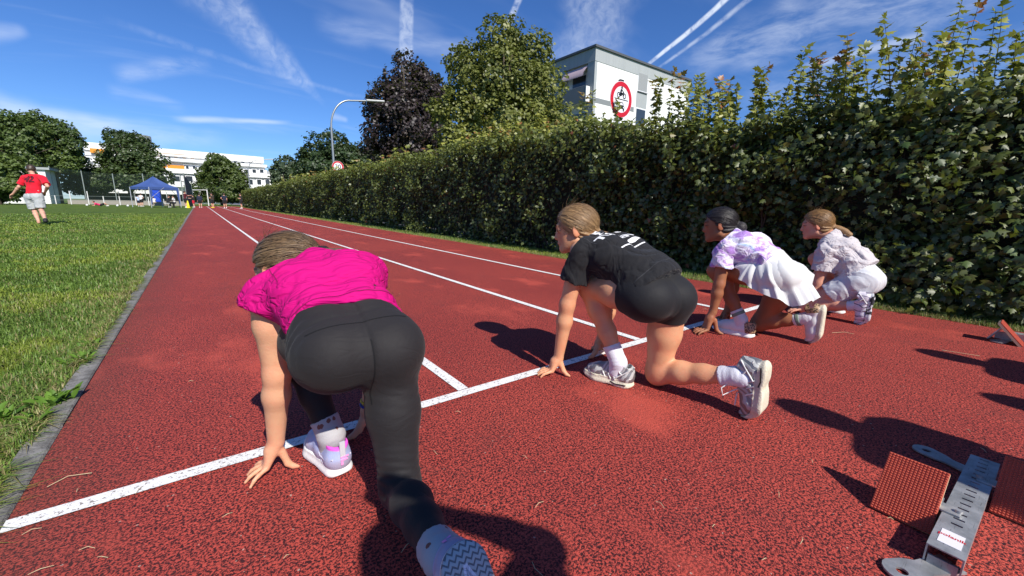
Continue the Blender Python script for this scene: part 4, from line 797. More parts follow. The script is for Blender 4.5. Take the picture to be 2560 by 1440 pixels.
def head(S, J, s):
    R = head_frame(J); c = J['hd']; P = lambda x, y, z: c+(R[0]*x+R[1]*y+R[2]*z)*s
    S.ell(P(0, -0.014, 0.030), R, (0.071*s, 0.088*s, 0.076*s), 0.02); S.ell(P(0, 0.022, -0.028), R, (0.056*s, 0.060*s, 0.074*s), 0.03)
    for q in (-1, 1): S.cone(P(q*0.045, 0.0, -0.052), P(q*0.012, 0.060, -0.088), 0.020*s, 0.017*s, 0.025); S.ell(P(q*0.030, 0.094, 0.002), R, (0.016*s, 0.012*s, 0.011*s), 0.012, True)
    for q in (-1, 1): S.ell(P(q*0.030, 0.070, 0.001), R, (0.014*s, 0.013*s, 0.010*s), 0.004); S.ell(P(q*0.074, -0.010, -0.010), np.array([nrm(R[0]*q-R[1]*0.5), R[1], R[2]]), (0.007*s, 0.019*s, 0.030*s), 0.006)
    S.cone(P(0, 0.078, 0.006), P(0, 0.090, -0.030), 0.007*s, 0.0105*s, 0.016); S.cone(P(-0.015, 0.078, -0.057), P(0.015, 0.078, -0.057), 0.008*s, 0.008*s, 0.008); S.cone(P(-0.030, 0.074, 0.022), P(0.030, 0.074, 0.022), 0.012*s, 0.012*s, 0.012)
    nb = P(0, -0.030, -0.060); S.cone(J['nk'], nb, 0.046*s, 0.043*s, 0.03)
def skin_cols(J, s, extra=None):
    R = head_frame(J); c = J['hd']
    def f(V):
        q = ((V-c) @ R.T)/s; C = np.ones((len(V), 3)); x, y, z = np.abs(q[:, 0]), q[:, 1], q[:, 2]; isf = (np.abs(q) < 0.14).all(1) & (y > 0.03)
        C[isf & (x < 0.019) & (z > -0.066) & (z < -0.049)] = (0.80, 0.52, 0.52)
        C[isf & (((x-0.030)/0.014)**2+((z-0.001)/0.006)**2 < 1)] = (0.42, 0.36, 0.34); C[isf & (((x-0.030)/0.0055)**2+((z-0.001)/0.0058)**2 < 1)] = (0.05, 0.045, 0.045)
        C[isf & (x > 0.014) & (x < 0.044) & (np.abs(z-0.024+(x-0.03)**2*8) < 0.0038)] = (0.45, 0.36, 0.30)
        ch = np.exp(-(((x-0.042)/0.022)**2+((z+0.035)/0.022)**2)); C -= (isf*ch)[:, None]*np.array([0.0, 0.13, 0.12]); er = (x > 0.066) & (np.abs(z+0.01) < 0.035) & (np.abs(y+0.01) < 0.03); C[er] *= (1.0, 0.80, 0.76)
        for p in (J['kL'], J['kR'], J['eL'], J['eR'], J['wL']-V3(0, 0, 0.05), J['wR']-V3(0, 0, 0.05)): C -= np.exp(-np.sum((V-p)**2, 1)/0.05**2)[:, None]*np.array([0.0, 0.10, 0.10])
        return C
    return f
def hand_ground(S, W, out, thumb, s=1.0, kz=0.040, spread=0.17, side=1):
    """a bridged hand standing on its fingertips and thumb; out: direction of the middle finger, thumb: direction of the thumb"""
    out = nrm(V3(out[0], out[1], 0)); lat = V3(-out[1], out[0], 0)*side; th = nrm(V3(thumb[0], thumb[1], 0)); Wg = V3(W[0], W[1], 0); pc = Wg+out*0.040*s
    S.cone(W, V3(*(Wg+out*0.022*s)[:2], W[2]*0.55+0.022), 0.0235*s, 0.024*s, 0.012)
    L = (0.034, 0.038, 0.035, 0.028)
    for i in range(4):
        d = out*math.cos((i-1.5)*spread)+lat*math.sin((i-1.5)*spread); K = pc+lat*(i-1.5)*0.0185*s; K = V3(K[0], K[1], kz*s-0.004*abs(i-1.2)); P = K+d*L[i]*s*1.05; P[2] = kz*s*0.66; T = P+d*L[i]*s*0.95; T[2] = 0.0065*s
        M_ = (P+T)/2+V3(0, 0, 0.004*s)
        S.cone(V3(*(Wg+out*0.014*s+lat*(i-1.5)*0.007*s)[:2], W[2]*0.62+0.015), K, 0.018*s, 0.0112*s, 0.014); S.chain([K, P, M_, T], [0.0095*s, 0.0086*s, 0.0078*s, 0.0064*s], 0.004)
    a = V3(*(Wg+th*0.016*s)[:2], W[2]*0.55+0.012); m1 = V3(*(Wg+th*0.034*s)[:2], 0.030*s); m2 = V3(*(Wg+th*0.052*s)[:2], 0.014*s); e = V3(*(Wg+th*0.072*s)[:2], 0.009*s)
    S.chain([a, m1, m2, e], [0.0165*s, 0.0125*s, 0.0098*s, 0.0072*s], 0.008)
def hand_free(S, W, f, n, s=1.0, curl=0.7, side=1):
    """relaxed hand: f along the palm, n out of the back of the hand"""
    f = nrm(f); n = nrm(n-f*(np.asarray(n)@f)); l = np.cross(f, n)*side
    for i in range(4):
        K = W+f*0.075*s+l*(i-1.5)*0.018*s; P = K+nrm(f-n*curl*0.5)*0.035*s; T = P+nrm(f-n*curl*1.5)*0.032*s; S.cone(W+f*0.008*s, K, 0.019*s, 0.012*s, 0.012); S.chain([K, P, T], [0.0095*s, 0.0085*s, 0.0068*s], 0.004)
    S.chain([W+f*0.012*s-l*0.010*s, W+f*0.045*s-l*0.038*s, W+f*0.075*s-l*0.045*s-n*0.01*s], [0.015*s, 0.011*s, 0.008*s], 0.008)

# ------------------------------------------------------------------ shoes, built lying on the ground with the toe along +x
def shoe_parts(h=0.0032, L=0.232, chunky=1.0, bend=0.0):
    k = L/0.232
    def bendf(V):
        if bend == 0: return V
        V = V.copy(); x0 = 0.125*k; d = np.clip(V[:, 0]-x0, 0, None); a = d/0.09*bend; r = V.copy(); V[:, 0] = x0+np.where(d > 0, d*np.cos(a*0.7), V[:, 0]-x0); V[:, 2] += d*np.sin(a*0.7); return V
    so = SDF((-0.06*k, -0.07*k, -0.012), (0.21*k, 0.07*k, 0.06), h); X, Y, Z = so.ax[0][:, None, None], so.ax[1][None, :, None], so.ax[2][None, None, :]
    def foot2(r):
        pts = [(0.0, 0.0, 0.033), (0.06, 0.003, 0.034), (0.125, 0.004, 0.042), (0.172, -0.003, 0.030)]; d = None
        for (x0, y0, r0), (x1, y1, r1) in zip(pts[:-1], pts[1:]):
            bx, by = (x1-x0)*k, (y1-y0)*k; t = np.clip(((X-x0*k)*bx+(Y-y0*k)*by)/(bx*bx+by*by), 0, 1); q = np.sqrt((X-x0*k-t*bx)**2+(Y-y0*k-t*by)**2)-(r0+(r1-r0)*t)*k-r; d = q if d is None else np.minimum(d, q)
        return d
    top = 0.030*chunky+0.008*np.clip(-X/0.06+0.5, 0, 1)-0.006*np.clip((X-0.08*k)/0.1, 0, 1); bot = 0.014*np.clip((X-0.14*k)/0.06, 0, 1)**2+0.010*np.clip((-X-0.01)/0.03, 0, 1)**2+0.006*np.exp(-((X-0.055*k)/0.02)**2)*(chunky > 1.05)
    so.D = np.maximum(np.maximum(foot2(0.005+0.003*np.sin(Z*160)), Z-top), bot-Z).astype(np.float32); sv, sf = so.mesh()
    up = SDF((-0.06*k, -0.06*k, 0.0), (0.21*k, 0.06*k, 0.13*k), h); P = lambda x, y, z: V3(x*k, y*k, z*k)
    up.chain([P(-0.004, 0, 0.045), P(0.06, 0.002, 0.045), P(0.125, 0.003, 0.040), P(0.165, -0.002, 0.035)], [0.034*k, 0.034*k, 0.036*k, 0.028*k], 0.02); up.chain([P(0.0, 0, 0.045), P(-0.004, 0, 0.088)], [0.034*k, 0.030*k], 0.02)
    up.chain([P(0.03, 0, 0.080), P(0.075, 0, 0.066), P(0.12, 0, 0.050)], [0.024*k, 0.024*k, 0.022*k], 0.02); up.cone(P(-0.022, 0, 0.06), P(-0.030, 0, 0.098), 0.014*k, 0.009*k, 0.015)
    up.plane(P(0.0, 0, 0.100), nrm((0.30, 0, -1))); up.plane((0, 0, 0.020), (0, 0, 1)); up.cone(P(0.006, 0, 0.085), P(0.004, 0, 0.14), 0.027*k, 0.032*k, 0, False, True); uv, uf = up.mesh()
    return (bendf(uv), uf), (bendf(sv), sf)
def shoe(parent, heel, xdir, zdir, upper_mat, sole_mat, lace_mat=None, L=0.232, chunky=1.0, bend=0.0, extra=None, label=None):
    """heel: point under the heel; xdir towards the toe; zdir out of the top of the foot"""
    (uv, uf), (sv, sf) = shoe_parts(L=L, chunky=chunky, bend=bend); x = nrm(xdir); z = nrm(np.asarray(zdir)-x*(np.asarray(zdir)@x)); y = np.cross(z, x); k = L/0.232
    o = link('shoe', mesh_np('shoe', uv, uf, upper_mat, True)); w = Matrix(((x[0], y[0], z[0], heel[0]), (x[1], y[1], z[1], heel[1]), (x[2], y[2], z[2], heel[2]), (0, 0, 0, 1)))
    o.parent = parent; o.matrix_parent_inverse = parent_world(parent).inverted(); l, q, _ = w.decompose(); o.location = l; o.rotation_mode = 'QUATERNION'; o.rotation_quaternion = q
    if label: o['label'] = label
    link('sole', mesh_np('sole', sv, sf, sole_mat, True), o, True)
    if lace_mat:
        mb = MB()
        for i in range(5):
            t = i/4; xx = (0.050+0.062*t)*k; zz = (0.094-0.028*t)*k; hw = 0.022*k; dz = -0.012*k; s_ = 1 if i % 2 else -1
            mb.tube([(xx, -hw, zz+dz), (xx+0.004*s_, -hw*0.4, zz+0.002), (xx-0.004*s_, hw*0.4, zz+0.002), (xx, hw, zz+dz)], 0.0026*k, 5)
        mb.build('laces', lace_mat, o, True)
    if extra: extra(o, k)
    return o
def sock(parent, a, m, b, r0, r1, mat, h=0.0035, label=None):
    """from inside the shoe (a) over the ankle (m) to its cuff (b)"""
    a, m, b = (np.array(q, float) for q in (a, m, b)); R = max(r0, r1)+0.02; S = SDF(np.minimum(np.minimum(a, b), m)-R, np.maximum(np.maximum(a, b), m)+R, h); S.cone(m, b, r0, r1, 0, True); S.cone(a, m, r0, r0, 0.012)
    S.warp(lambda P: 0.0025*(vnoise(P, 50)-0.5)*np.sin((P-m)@nrm(b-m)*330)); return smooth_obj('sock', S, mat, parent, label=label)
def decal(name, V, F, org, u, v, target_bvh, mat, parent, off=0.0025):
    """lays a flat print (2d vertices) on a surface by casting it along -(u x v)"""
    u, v = nrm(u), nrm(v); n = np.cross(u, v); out = []
    for p in V:
        q = org+u*p[0]+v*p[1]; hit = target_bvh.ray_cast(Vector(q+n*0.25), Vector(-n), 0.6); out.append(np.array(hit[0])+np.array(hit[1])*off if hit[0] is not None else q)
    me = bpy.data.meshes.new(name); me.from_pydata([tuple(p) for p in out], [], F); me.update(); me.materials.append(mat); return link(name, me, parent)
def bvh_of(o):
    me = o.data; V = np.empty(len(me.vertices)*3, np.float32); me.vertices.foreach_get('co', V); V = V.reshape(-1, 3); return BVHTree.FromPolygons([Vector(v) for v in V.tolist()], [tuple(p.vertices) for p in me.polygons])
def densify(V, F, mx):
    bm = bmesh.new(); vs = [bm.verts.new((p[0], p[1], 0)) for p in V]
    for f in F:
        try: bm.faces.new([vs[i] for i in f])
        except ValueError: pass
    bmesh.ops.triangulate(bm, faces=bm.faces)
    for _ in range(4):
        e = [q for q in bm.edges if q.calc_length() > mx]
        if not e: break
        bmesh.ops.subdivide_edges(bm, edges=e, cuts=1)
    bmesh.ops.triangulate(bm, faces=bm.faces); bm.verts.index_update(); V2 = np.array([v.co[:2] for v in bm.verts]); F2 = [tuple(v.index for v in f.verts) for f in bm.faces]; bm.free(); return V2, F2

def seam(name, pts, frm, target_bvh, mat, parent, width=0.0022, off=0.0012):
    """a sewn line: points are cast along -frm on to the cloth and joined by a narrow ribbon"""
    frm = nrm(frm); hit = []
    for p in pts:
        h = target_bvh.ray_cast(Vector(np.asarray(p)+frm*0.35), Vector(-frm), 0.7)
        if h[0] is not None: hit.append((np.array(h[0]), np.array(h[1])))
    V, F = [], []
    for i, (q, n) in enumerate(hit):
        a = hit[max(i-1, 0)][0]; b = hit[min(i+1, len(hit)-1)][0]; sd = nrm(np.cross(b-a, n)); V += [q+n*off-sd*width*0.5, q+n*off+sd*width*0.5]
    for i in range(len(hit)-1):
        if np.linalg.norm(hit[i+1][0]-hit[i][0]) < 0.04: F.append((2*i, 2*i+1, 2*i+3, 2*i+2))
    me = bpy.data.meshes.new(name); me.from_pydata([tuple(v) for v in V], [], F); me.update(); me.materials.append(mat); return link(name, me, parent)
# ------------------------------------------------------------------ the four runners
def bounds(J, keys=None, m=0.16):
    P = np.array([v for k, v in J.items() if k not in ('face', 'up', 'rump', 'back')]); lo = P.min(0)-m; hi = P.max(0)+m; lo[2] = max(lo[2], -0.02); return lo, hi
def folds(J, amp, along=26.0, across=5.0, seed=0.0, tilt=0.0):
    """creases in a shirt: short along the spine, long across the back"""
    sp = nrm(J['nk']-J['wst']); la = nrm(J['sR']-J['sL']); la = nrm(la-sp*(la@sp)); no = np.cross(la, sp); sp2 = nrm(sp*math.cos(tilt)+la*math.sin(tilt)); la2 = np.cross(sp2, no)
    def f(P):
        q = np.stack([P@sp2*along, P@la2*across, P@no*across*1.6], 1); w = vnoise(P, 9.0, seed)*1.6; q[:, 0] += w; n1 = vnoise(q, 1.0, seed); n2 = vnoise(q*1.9, 1.0, seed+7)
        r = 1-np.abs(2*n1-1); r2 = 1-np.abs(2*n2-1); big = vnoise(P, 6.0, seed+3); v = 1-np.abs(2*vnoise(q*1.25, 1.0, seed+17)-1)
        return (-amp*(r**3*0.9+r2**3*0.35)+amp*0.75*v**7)*(0.3+1.2*big)+amp*0.25
    return f
def person(name, loc, label, group=None): return empty(name, (loc[0], loc[1], 0), label, 'person', group)
def body_obj(J, s, h, mat, root, hands, parts=('torso', 'armL', 'armR', 'legL', 'legR', 'head'), thick=1.0):
    lo, hi = bounds(J); S = SDF(lo, hi, h)
    if 'torso' in parts: torso(S, J, s)
    for sd in 'LR': leg(S, J, sd, s, thick=thick); arm(S, J, sd, s)
    head(S, J, s); hands(S); return smooth_obj('body', S, mat, root, skin_cols(J, s))
def hair_obj(J, s, h, mat, root, tail, line=(0.075, 0.068), grow=0.012, tails=None, braid=0.0, name='hair'):
    """hair combed back to the point tail (head coordinates); tails: chains of (point, radius) hanging from it"""
    R = head_frame(J); c = J['hd']; P = lambda q: c+(R[0]*q[0]+R[1]*q[1]+R[2]*q[2])*s; tp = P(tail); pts = [p for ch in (tails or []) for p, r in ch]+[c]
    lo = np.min(pts+[c-0.13], 0)-0.05; hi = np.max(pts+[c+0.13], 0)+0.05; S = SDF(lo, hi, h)
    S.ell(P((0, -0.014, 0.030)), R, ((0.072+grow)*s, (0.089+grow)*s, (0.077+grow)*s), 0.0); S.ell(P((0, -0.035, -0.020)), R, ((0.060+grow*0.6)*s, (0.060+grow*0.6)*s, (0.055)*s), 0.02)
    p0 = P((0, line[0], line[1])); n = R[1]*(-0.74)+R[2]*0.67; S.plane(p0, n); S.cone(P((tail[0]*0.7, tail[1]*0.7, tail[2]*0.7)), tp, 0.035*s, 0.016*s, 0.03)
    ax = nrm(np.array(tail)-np.array((0, -0.01, 0.02))); e1 = nrm(np.cross(ax, (1, 0, 0.2))); e2 = np.cross(ax, e1)
    def strand(V):
        q = ((V-c) @ R.T)/s-np.array((0, -0.01, 0.02)); return np.arctan2(q@e1, q@e2)*0.6+0.02*vnoise(V, 30)
    S.warp(lambda Q: -0.008*(vnoise(np.stack([strand(Q)*12, 0*strand(Q), 0*strand(Q)], 1), 1.0)-0.5)-0.005*(vnoise(np.stack([strand(Q)*40, 0*strand(Q), 0*strand(Q)], 1), 1.0)-0.5))
    for ch in (tails or []):
        for (a, ra), (b, rb) in zip(ch[:-1], ch[1:]):
            if braid: 
                for q in range(3):
                    t = (q+0.5)/3; m = a*(1-t)+b*t; S.ell(m, np.eye(3), (ra*1.15, ra*1.15, ra*0.9), 0.006)
            else: S.cone(a, b, ra, rb, 0.01)
    return smooth_obj(name, S, mat, root, None, lambda V: {'strand': strand(V)})
def strands(J, s, mat, root, tail, n=1500, grow=0.012, line=(0.075, 0.068), seed=2, w=0.0016):
    """thin hair ribbons combed over the skull from the hairline back to the tail"""
    R = head_frame(J); c = J['hd']; g = np.random.default_rng(seed); rad = np.array((0.072+grow, 0.089+grow, 0.077+grow)); ce = np.array((0, -0.014, 0.030)); nn = nrm((0, -0.74, 0.67)); p0 = np.array((0, line[0], line[1])); td = (np.array(tail)-ce)/rad; td = td/np.linalg.norm(td)
    V, F, A = [], [], []; k = 0
    while k < n:
        d = g.normal(0, 1, 3); d /= np.linalg.norm(d); q = ce+d*rad
        if (q-p0)@nn < -0.006+0.008*g.random() or d[2] < -0.75: continue
        ang = math.acos(np.clip(d@td, -1, 1)); f0 = 0.0; f1 = min(1.0, g.uniform(0.35, 1.0)); m = 7; lift = g.normal(0.0018, 0.0024); wob = g.normal(0, 0.07); val = g.random()*4; ax = nrm(np.cross(d, td)); base = len(V)
        for i in range(m):
            t = f0+(f1-f0)*i/(m-1); dd = (math.sin((1-t)*ang)*d+math.sin(t*ang)*td)/max(math.sin(ang), 1e-3); dd = nrm(dd+ax*wob*math.sin(math.pi*t)); p = ce+dd*(rad+lift+0.0010*math.sin(t*9+val*5)); tg = nrm(np.cross(np.cross(dd, td), dd)); sd = np.cross(dd, tg); ww = w*(0.5+0.5*math.sin(math.pi*(0.15+0.8*t)))
            P = c+R.T@((p-sd*ww/2))*s; Q = c+R.T@((p+sd*ww/2))*s; V += [P, Q]; A += [val, val+0.01]
        F += [(base+2*i, base+2*i+1, base+2*i+3, base+2*i+2) for i in range(m-1)]; k += 1
    tag(link('strands', mesh_np('strands', np.array(V), F, mat, True, None, {'strand': A}), root), kind='stuff')
def flyaway(J, s, n, mat, root, seed=1):
    R = head_frame(J); c = J['hd']; g = np.random.default_rng(seed); mb = MB()
    for i in range(n):
        a = g.uniform(-1.4, 1.4); b_ = g.uniform(0.1, 1.5); d0 = V3(math.sin(a)*math.cos(b_*0.6), math.cos(a)*math.cos(b_), math.sin(b_)); q0 = c+(R.T@(d0*V3(0.08, 0.092, 0.088)+V3(0, -0.012, 0.028)))*s; d1 = nrm(R.T@(d0*0.7+V3(0, -0.9, 0.1)+g.normal(0, 0.25, 3))); L = g.uniform(0.03, 0.07)
        up = R.T@d0; mb.tube([q0, q0+d1*L*0.5+up*L*0.05, q0+d1*L+up*L*g.uniform(-0.15, 0.03)], [0.0005, 0.0004, 0.0003], 3, False)
    o = mb.build('loose_strands', mat, root); tag(o, kind='stuff'); o.data.attributes.new('strand', 'FLOAT', 'POINT'); return o

SKIN1 = mat_skin('fair skin', (0.68, 0.37, 0.215), (0.70, 0.30, 0.18)); SKIN2 = mat_skin('fair tanned skin', (0.68, 0.35, 0.19), (0.70, 0.28, 0.15)); SKIN3 = mat_skin('brown skin', (0.31, 0.130, 0.062), (0.33, 0.115, 0.055)); SKIN4 = mat_skin('light skin', (0.66, 0.34, 0.22), (0.68, 0.28, 0.18))
BLOND = mat_hair('dark blond hair', (0.055, 0.034, 0.018), (0.22, 0.135, 0.065), (0.48, 0.33, 0.16)); GOLD = mat_hair('light blond hair', (0.15, 0.08, 0.034), (0.42, 0.255, 0.115), (0.56, 0.38, 0.19)); BLACKH = mat_hair('black hair', (0.010, 0.008, 0.008), (0.030, 0.024, 0.022), (0.045, 0.036, 0.032)); GINGER = mat_hair('golden brown hair', (0.13, 0.062, 0.024), (0.38, 0.21, 0.08), (0.56, 0.35, 0.15))
def mat_stripes(name, base, mark, scale, lo, hi, rough=0.5, metal=0.0, vec=(1, 1, 1)):
    m, t, b = principled(name); p = VMAP(t, coords(t), vec); w = N(t, 'ShaderNodeTexWave'); w.inputs['Scale'].default_value = scale; w.inputs['Distortion'].default_value = 3.5; w.inputs['Detail'].default_value = 2; put(t, w.inputs['Vector'], p)
    f = SMOOTH(t, w.outputs['Fac'], lo, hi); put(t, b.inputs['Base Color'], MIX(t, f, base, mark)); b.inputs['Roughness'].default_value = rough; b.inputs['Metallic'].default_value = metal; bump(t, b, M(t, 'ADD', f, M(t, 'MULTIPLY', NOISE(t, coords(t), 500, 1), 0.4)), 0.5, 0.003); return m
def mat_sock(name, c, axis_scale=520, stripe=None):
    m, t, b = principled(name); p = geo_pos(t); w = NOISE(t, p, 300, 2); col = MIX(t, NOISE(t, p, 20, 3), [x*0.88 for x in c], c); put(t, b.inputs['Base Color'], col); b.inputs['Roughness'].default_value = 0.9; bump(t, b, w, 0.5, 0.003); return m
WSOCK = mat_sock('white ribbed sock', (0.76, 0.75, 0.80)); SOLEW = plain('white foam sole', (0.80, 0.79, 0.76), 0.7, var=0.05, scale=30, bscale=200, bstr=0.3, bdist=0.002); SOLEC = plain('cream worn rubber sole', (0.66, 0.60, 0.46), 0.8, var=0.14, scale=40, bscale=160, bstr=0.6, bdist=0.004)
LACE = plain('white lace', (0.78, 0.77, 0.74), 0.8)

# ---- runner in the magenta top
J = dict(wL=atY((690, 1105), 1.275), eL=atY((692, 935), 1.255), sL=atY((668, 745), 1.250), hd=atY((716, 680), 1.400), sR=V3(0.385, 1.262, 0.580), nk=V3(0.258, 1.300, 0.595), hL=V3(0.212, 1.015, 0.432), hR=V3(0.350, 0.985, 0.428), kR=V3(0.338, 0.908, 0.060), kL=V3(0.175, 1.370, 0.405), aL=V3(0.243, 1.205, 0.105), aR=V3(0.300, 0.600, 0.130), chs=V3(0.262, 1.205, 0.552), wst=V3(0.270, 1.090, 0.500), wR=V3(0.388, 1.315, 0.090), eR=V3(0.425, 1.290, 0.330), face=nrm(V3(-0.62, 0.74, -0.26)), up=V3(0.05, 0.25, 1.0), rump=nrm(V3(0, -0.86, 0.10)))
g1 = person('person', (0.27, 1.1), 'runner in magenta top and black leggings crouching at the start line', 'runners at the start line'); s = 1.0
def hands1(S): hand_ground(S, J['wL'], (-0.88, 0.10), (0.95, -0.35), s*0.74, side=-1, spread=0.40, kz=0.050); hand_ground(S, J['wR'], (0.55, 0.8), (-0.75, 0.05), s, side=1)
body_obj(J, s, 0.0045, SKIN1, g1, hands1, thick=0.86)
MAG = mat_cloth('magenta jersey', (0.54, 0.001, 0.165), 0.85, 0.05, 900, 0.0, 0.5, ((4, 24, 24), (0.25, 0.1, 0.25), 2.0))
lo, hi = bounds(J); S = SDF(lo, hi, 0.0046); torso(S, J, s, 0.012); fo = folds(J, 0.011, 24, 4.5, 1.0, 0.12); wl = J['sL']+(J['eL']-J['sL'])*0.16+V3(-0.012, 0, 0)
S.cone(J['sL']+V3(0.012, 0, 0.004), wl, 0.055, 0.057, 0.035, True); S.cone(J['sR'], J['sR']+(J['eR']-J['sR'])*0.20, 0.057, 0.060, 0.035, True)
spn = nrm(J['nk']-J['wst']); S.cone(J['wst']+V3(0, 0.03, -0.06), J['chs']+V3(0, 0, -0.05), 0.075, 0.085, 0.05); S.cone(J['wst']+V3(-0.05, 0.0, -0.045), J['wst']+V3(-0.06, 0.05, -0.08), 0.05, 0.045, 0.04)
S.warp(fo); S.plane(J['wst']-spn*0.042+V3(0, 0, 0.0), nrm(spn+V3(0.16, 0, 0.0))); S.plane(J['nk']+nrm(J['hd']-J['nk'])*0.030, -nrm(nrm(J['hd']-J['nk'])+spn)); S.cone(wl-(wl-J['sL'])*0.45, wl+(wl-J['sL'])*0.4, 0.046, 0.053, 0, False, True)
shirt1 = smooth_obj('shirt', S, MAG, g1)
LEG = mat_cloth('black stretch leggings', (0.019, 0.017, 0.018), 0.72, 0.1, 1400, 0.05, 0.25, ((9, 9, 16), (0.2, 0.5, 0.3), 0.5))
S = SDF(lo, hi, 0.0048); torso(S, J, s, 0.006); S.plane(J['wst']+spn*0.02, -spn)
for sd in 'LR': leg(S, J, sd, s, 0.006, thick=0.86)
def lf(P):   # creases behind the knee, at the groin and below the seat
    o = np.zeros(len(P))
    for c, n, rad, fr, am in ((V3(0.33, 0.905, 0.11), nrm(V3(0.25, 0.2, 1)), 0.075, 300, 0.0022), (V3(0.36, 0.96, 0.315), nrm(V3(0.3, 0, 1)), 0.06, 230, 0.0022), (V3(0.155, 1.03, 0.47), nrm(V3(0.7, 0.9, -0.4)), 0.06, 330, 0.0030)):
        d = P-c; o += am*np.sin(d@n*fr+vnoise(P, 40)*2)*np.exp(-np.sum(d*d, 1)/rad**2)
    x = P[:, 0]-(J['hL'][0]+J['hR'][0])/2; back = (P[:, 1] < 1.03) & (P[:, 2] > 0.33); o += np.where(back, 0.0035*np.exp(-(x/0.006)**2), 0)        # centre seam
    q = (P-J['wst'])@spn+0.085; o += 0.0022*np.exp(-(q/0.005)**2); return o
S.warp(lf)
for sd in 'LR':
    A, K = J['a'+sd], J['k'+sd]; d = nrm(A-K); S2 = A-d*(0.030 if sd == 'L' else 0.012)
    sl, X, Y, Z = S.region(A-0.09, A+0.09); q = (X-S2[0])*d[0]+(Y-S2[1])*d[1]+(Z-S2[2])*d[2]; S.D[sl] = np.maximum(S.D[sl], q.astype(np.float32))
lg = smooth_obj('leggings', S, LEG, g1); bl = bvh_of(lg); STI = plain('dark stitching', (0.006, 0.006, 0.007), 0.8); xc = (J['hL'][0]+J['hR'][0])/2
seam('seam', [(xc+0.004, 0.80, z) for z in np.linspace(0.50, 0.33, 26)], V3(0, -1, 0.15), bl, STI, g1, 0.003)
seam('seam', [J['wst']-spn*0.088+V3(x, -0.02, 0.02-0.35*x*x) for x in np.linspace(-0.115, 0.12, 34)], nrm(V3(-0.1, -0.75, 0.65)), bl, STI, g1, 0.0026)
bsh = bvh_of(shirt1); MST = plain('dark magenta stitching', (0.24, 0.0, 0.075), 0.8)
seam('seam', [J['wst']-spn*0.028+V3(x, 0, 0.03+0.05*x) for x in np.linspace(-0.125, 0.12, 34)], nrm(V3(0, -0.5, 0.85)), bsh, MST, g1, 0.0022)
seam('seam', [J['sL']+(J['nk']-J['sL'])*0.22+V3(0.0, y, 0.0) for y in np.linspace(-0.085, 0.02, 20)], nrm(V3(-0.25, -0.45, 0.85)), bsh, MST, g1, 0.0026)
tie = J['hd']+head_frame(J).T@V3(0.02, -0.112, 0.035)
hair_obj(J, s, 0.0038, BLOND, g1, (0.015, -0.100, 0.030), (0.078, 0.072), 0.013, [[(tie, 0.020), (tie+V3(0.045, -0.055, -0.004), 0.021), (tie+V3(0.085, -0.13, -0.020), 0.016), (tie+V3(0.10, -0.19, -0.045), 0.006)]])
strands(J, s, BLOND, g1, (0.015, -0.100, 0.030), 2600, 0.013, (0.078, 0.072), 21); flyaway(J, s, 30, BLOND, g1, 3); mb = MB(); d = nrm(V3(0.6, -0.75, 0)); mb.tube([tie-d*0.004, tie+d*0.006, tie+d*0.022, tie+d*0.028], [0.019, 0.025, 0.025, 0.020], 14); mb.build('hair_tie', plain('dark hair tie', (0.018, 0.012, 0.014), 0.8), g1)
# socks and lilac shoes
m_, t, b = principled('sock greyed by painted shade with small brown deer marks'); p = geo_pos(t); v = N(t, 'ShaderNodeTexVoronoi'); v.inputs['Scale'].default_value = 34; put(t, v.inputs['Vector'], VMAP(t, p, (1, 1, 0.8), loc=(0.3, 0.1, 0)))
f = M(t, 'SUBTRACT', 1.0, SMOOTH(t, M(t, 'ADD', v.outputs['Distance'], M(t, 'MULTIPLY', NOISE(t, p, 120, 2), 0.25)), 0.30, 0.34)); put(t, b.inputs['Base Color'], MIX(t, f, (0.42, 0.41, 0.42), (0.20, 0.075, 0.06))); b.inputs['Roughness'].default_value = 0.9; bump(t, b, NOISE(t, p, 400, 1), 0.3, 0.002); DEER = m_  # grey base colour paints in the shade of her thigh on the sock
sock(g1, J['aL']+V3(0.002, 0.012, -0.045), J['aL'], J['aL']-nrm(J['aL']-J['kL'])*0.055, 0.038, 0.041, DEER); sock(g1, J['aR']+V3(0.008, -0.006, 0.0), J['aR'], J['aR']-nrm(J['aR']-J['kR'])*0.04, 0.038, 0.041, DEER)
m_, t, b = principled('lilac grey running shoe mesh'); o_ = coords(t); sp_ = N(t, 'ShaderNodeSeparateXYZ'); t.links.new(o_, sp_.inputs[0])
c = MIX(t, SMOOTH(t, sp_.outputs[2], 0.045, 0.065), (0.40, 0.37, 0.50), (0.42, 0.48, 0.72)); c = MIX(t, SMOOTH(t, NOISE(t, o_, 16, 2), 0.5, 0.6), c, (0.52, 0.50, 0.60)); c = MIX(t, SMOOTH(t, sp_.outputs[2], 0.084, 0.090), c, (0.80, 0.10, 0.62))
put(t, b.inputs['Base Color'], c); b.inputs['Roughness'].default_value = 0.6; bump(t, b, NOISE(t, o_, 700, 1), 0.4, 0.002); LILAC = m_
PINK = plain('pink print', (0.85, 0.32, 0.62), 0.6)
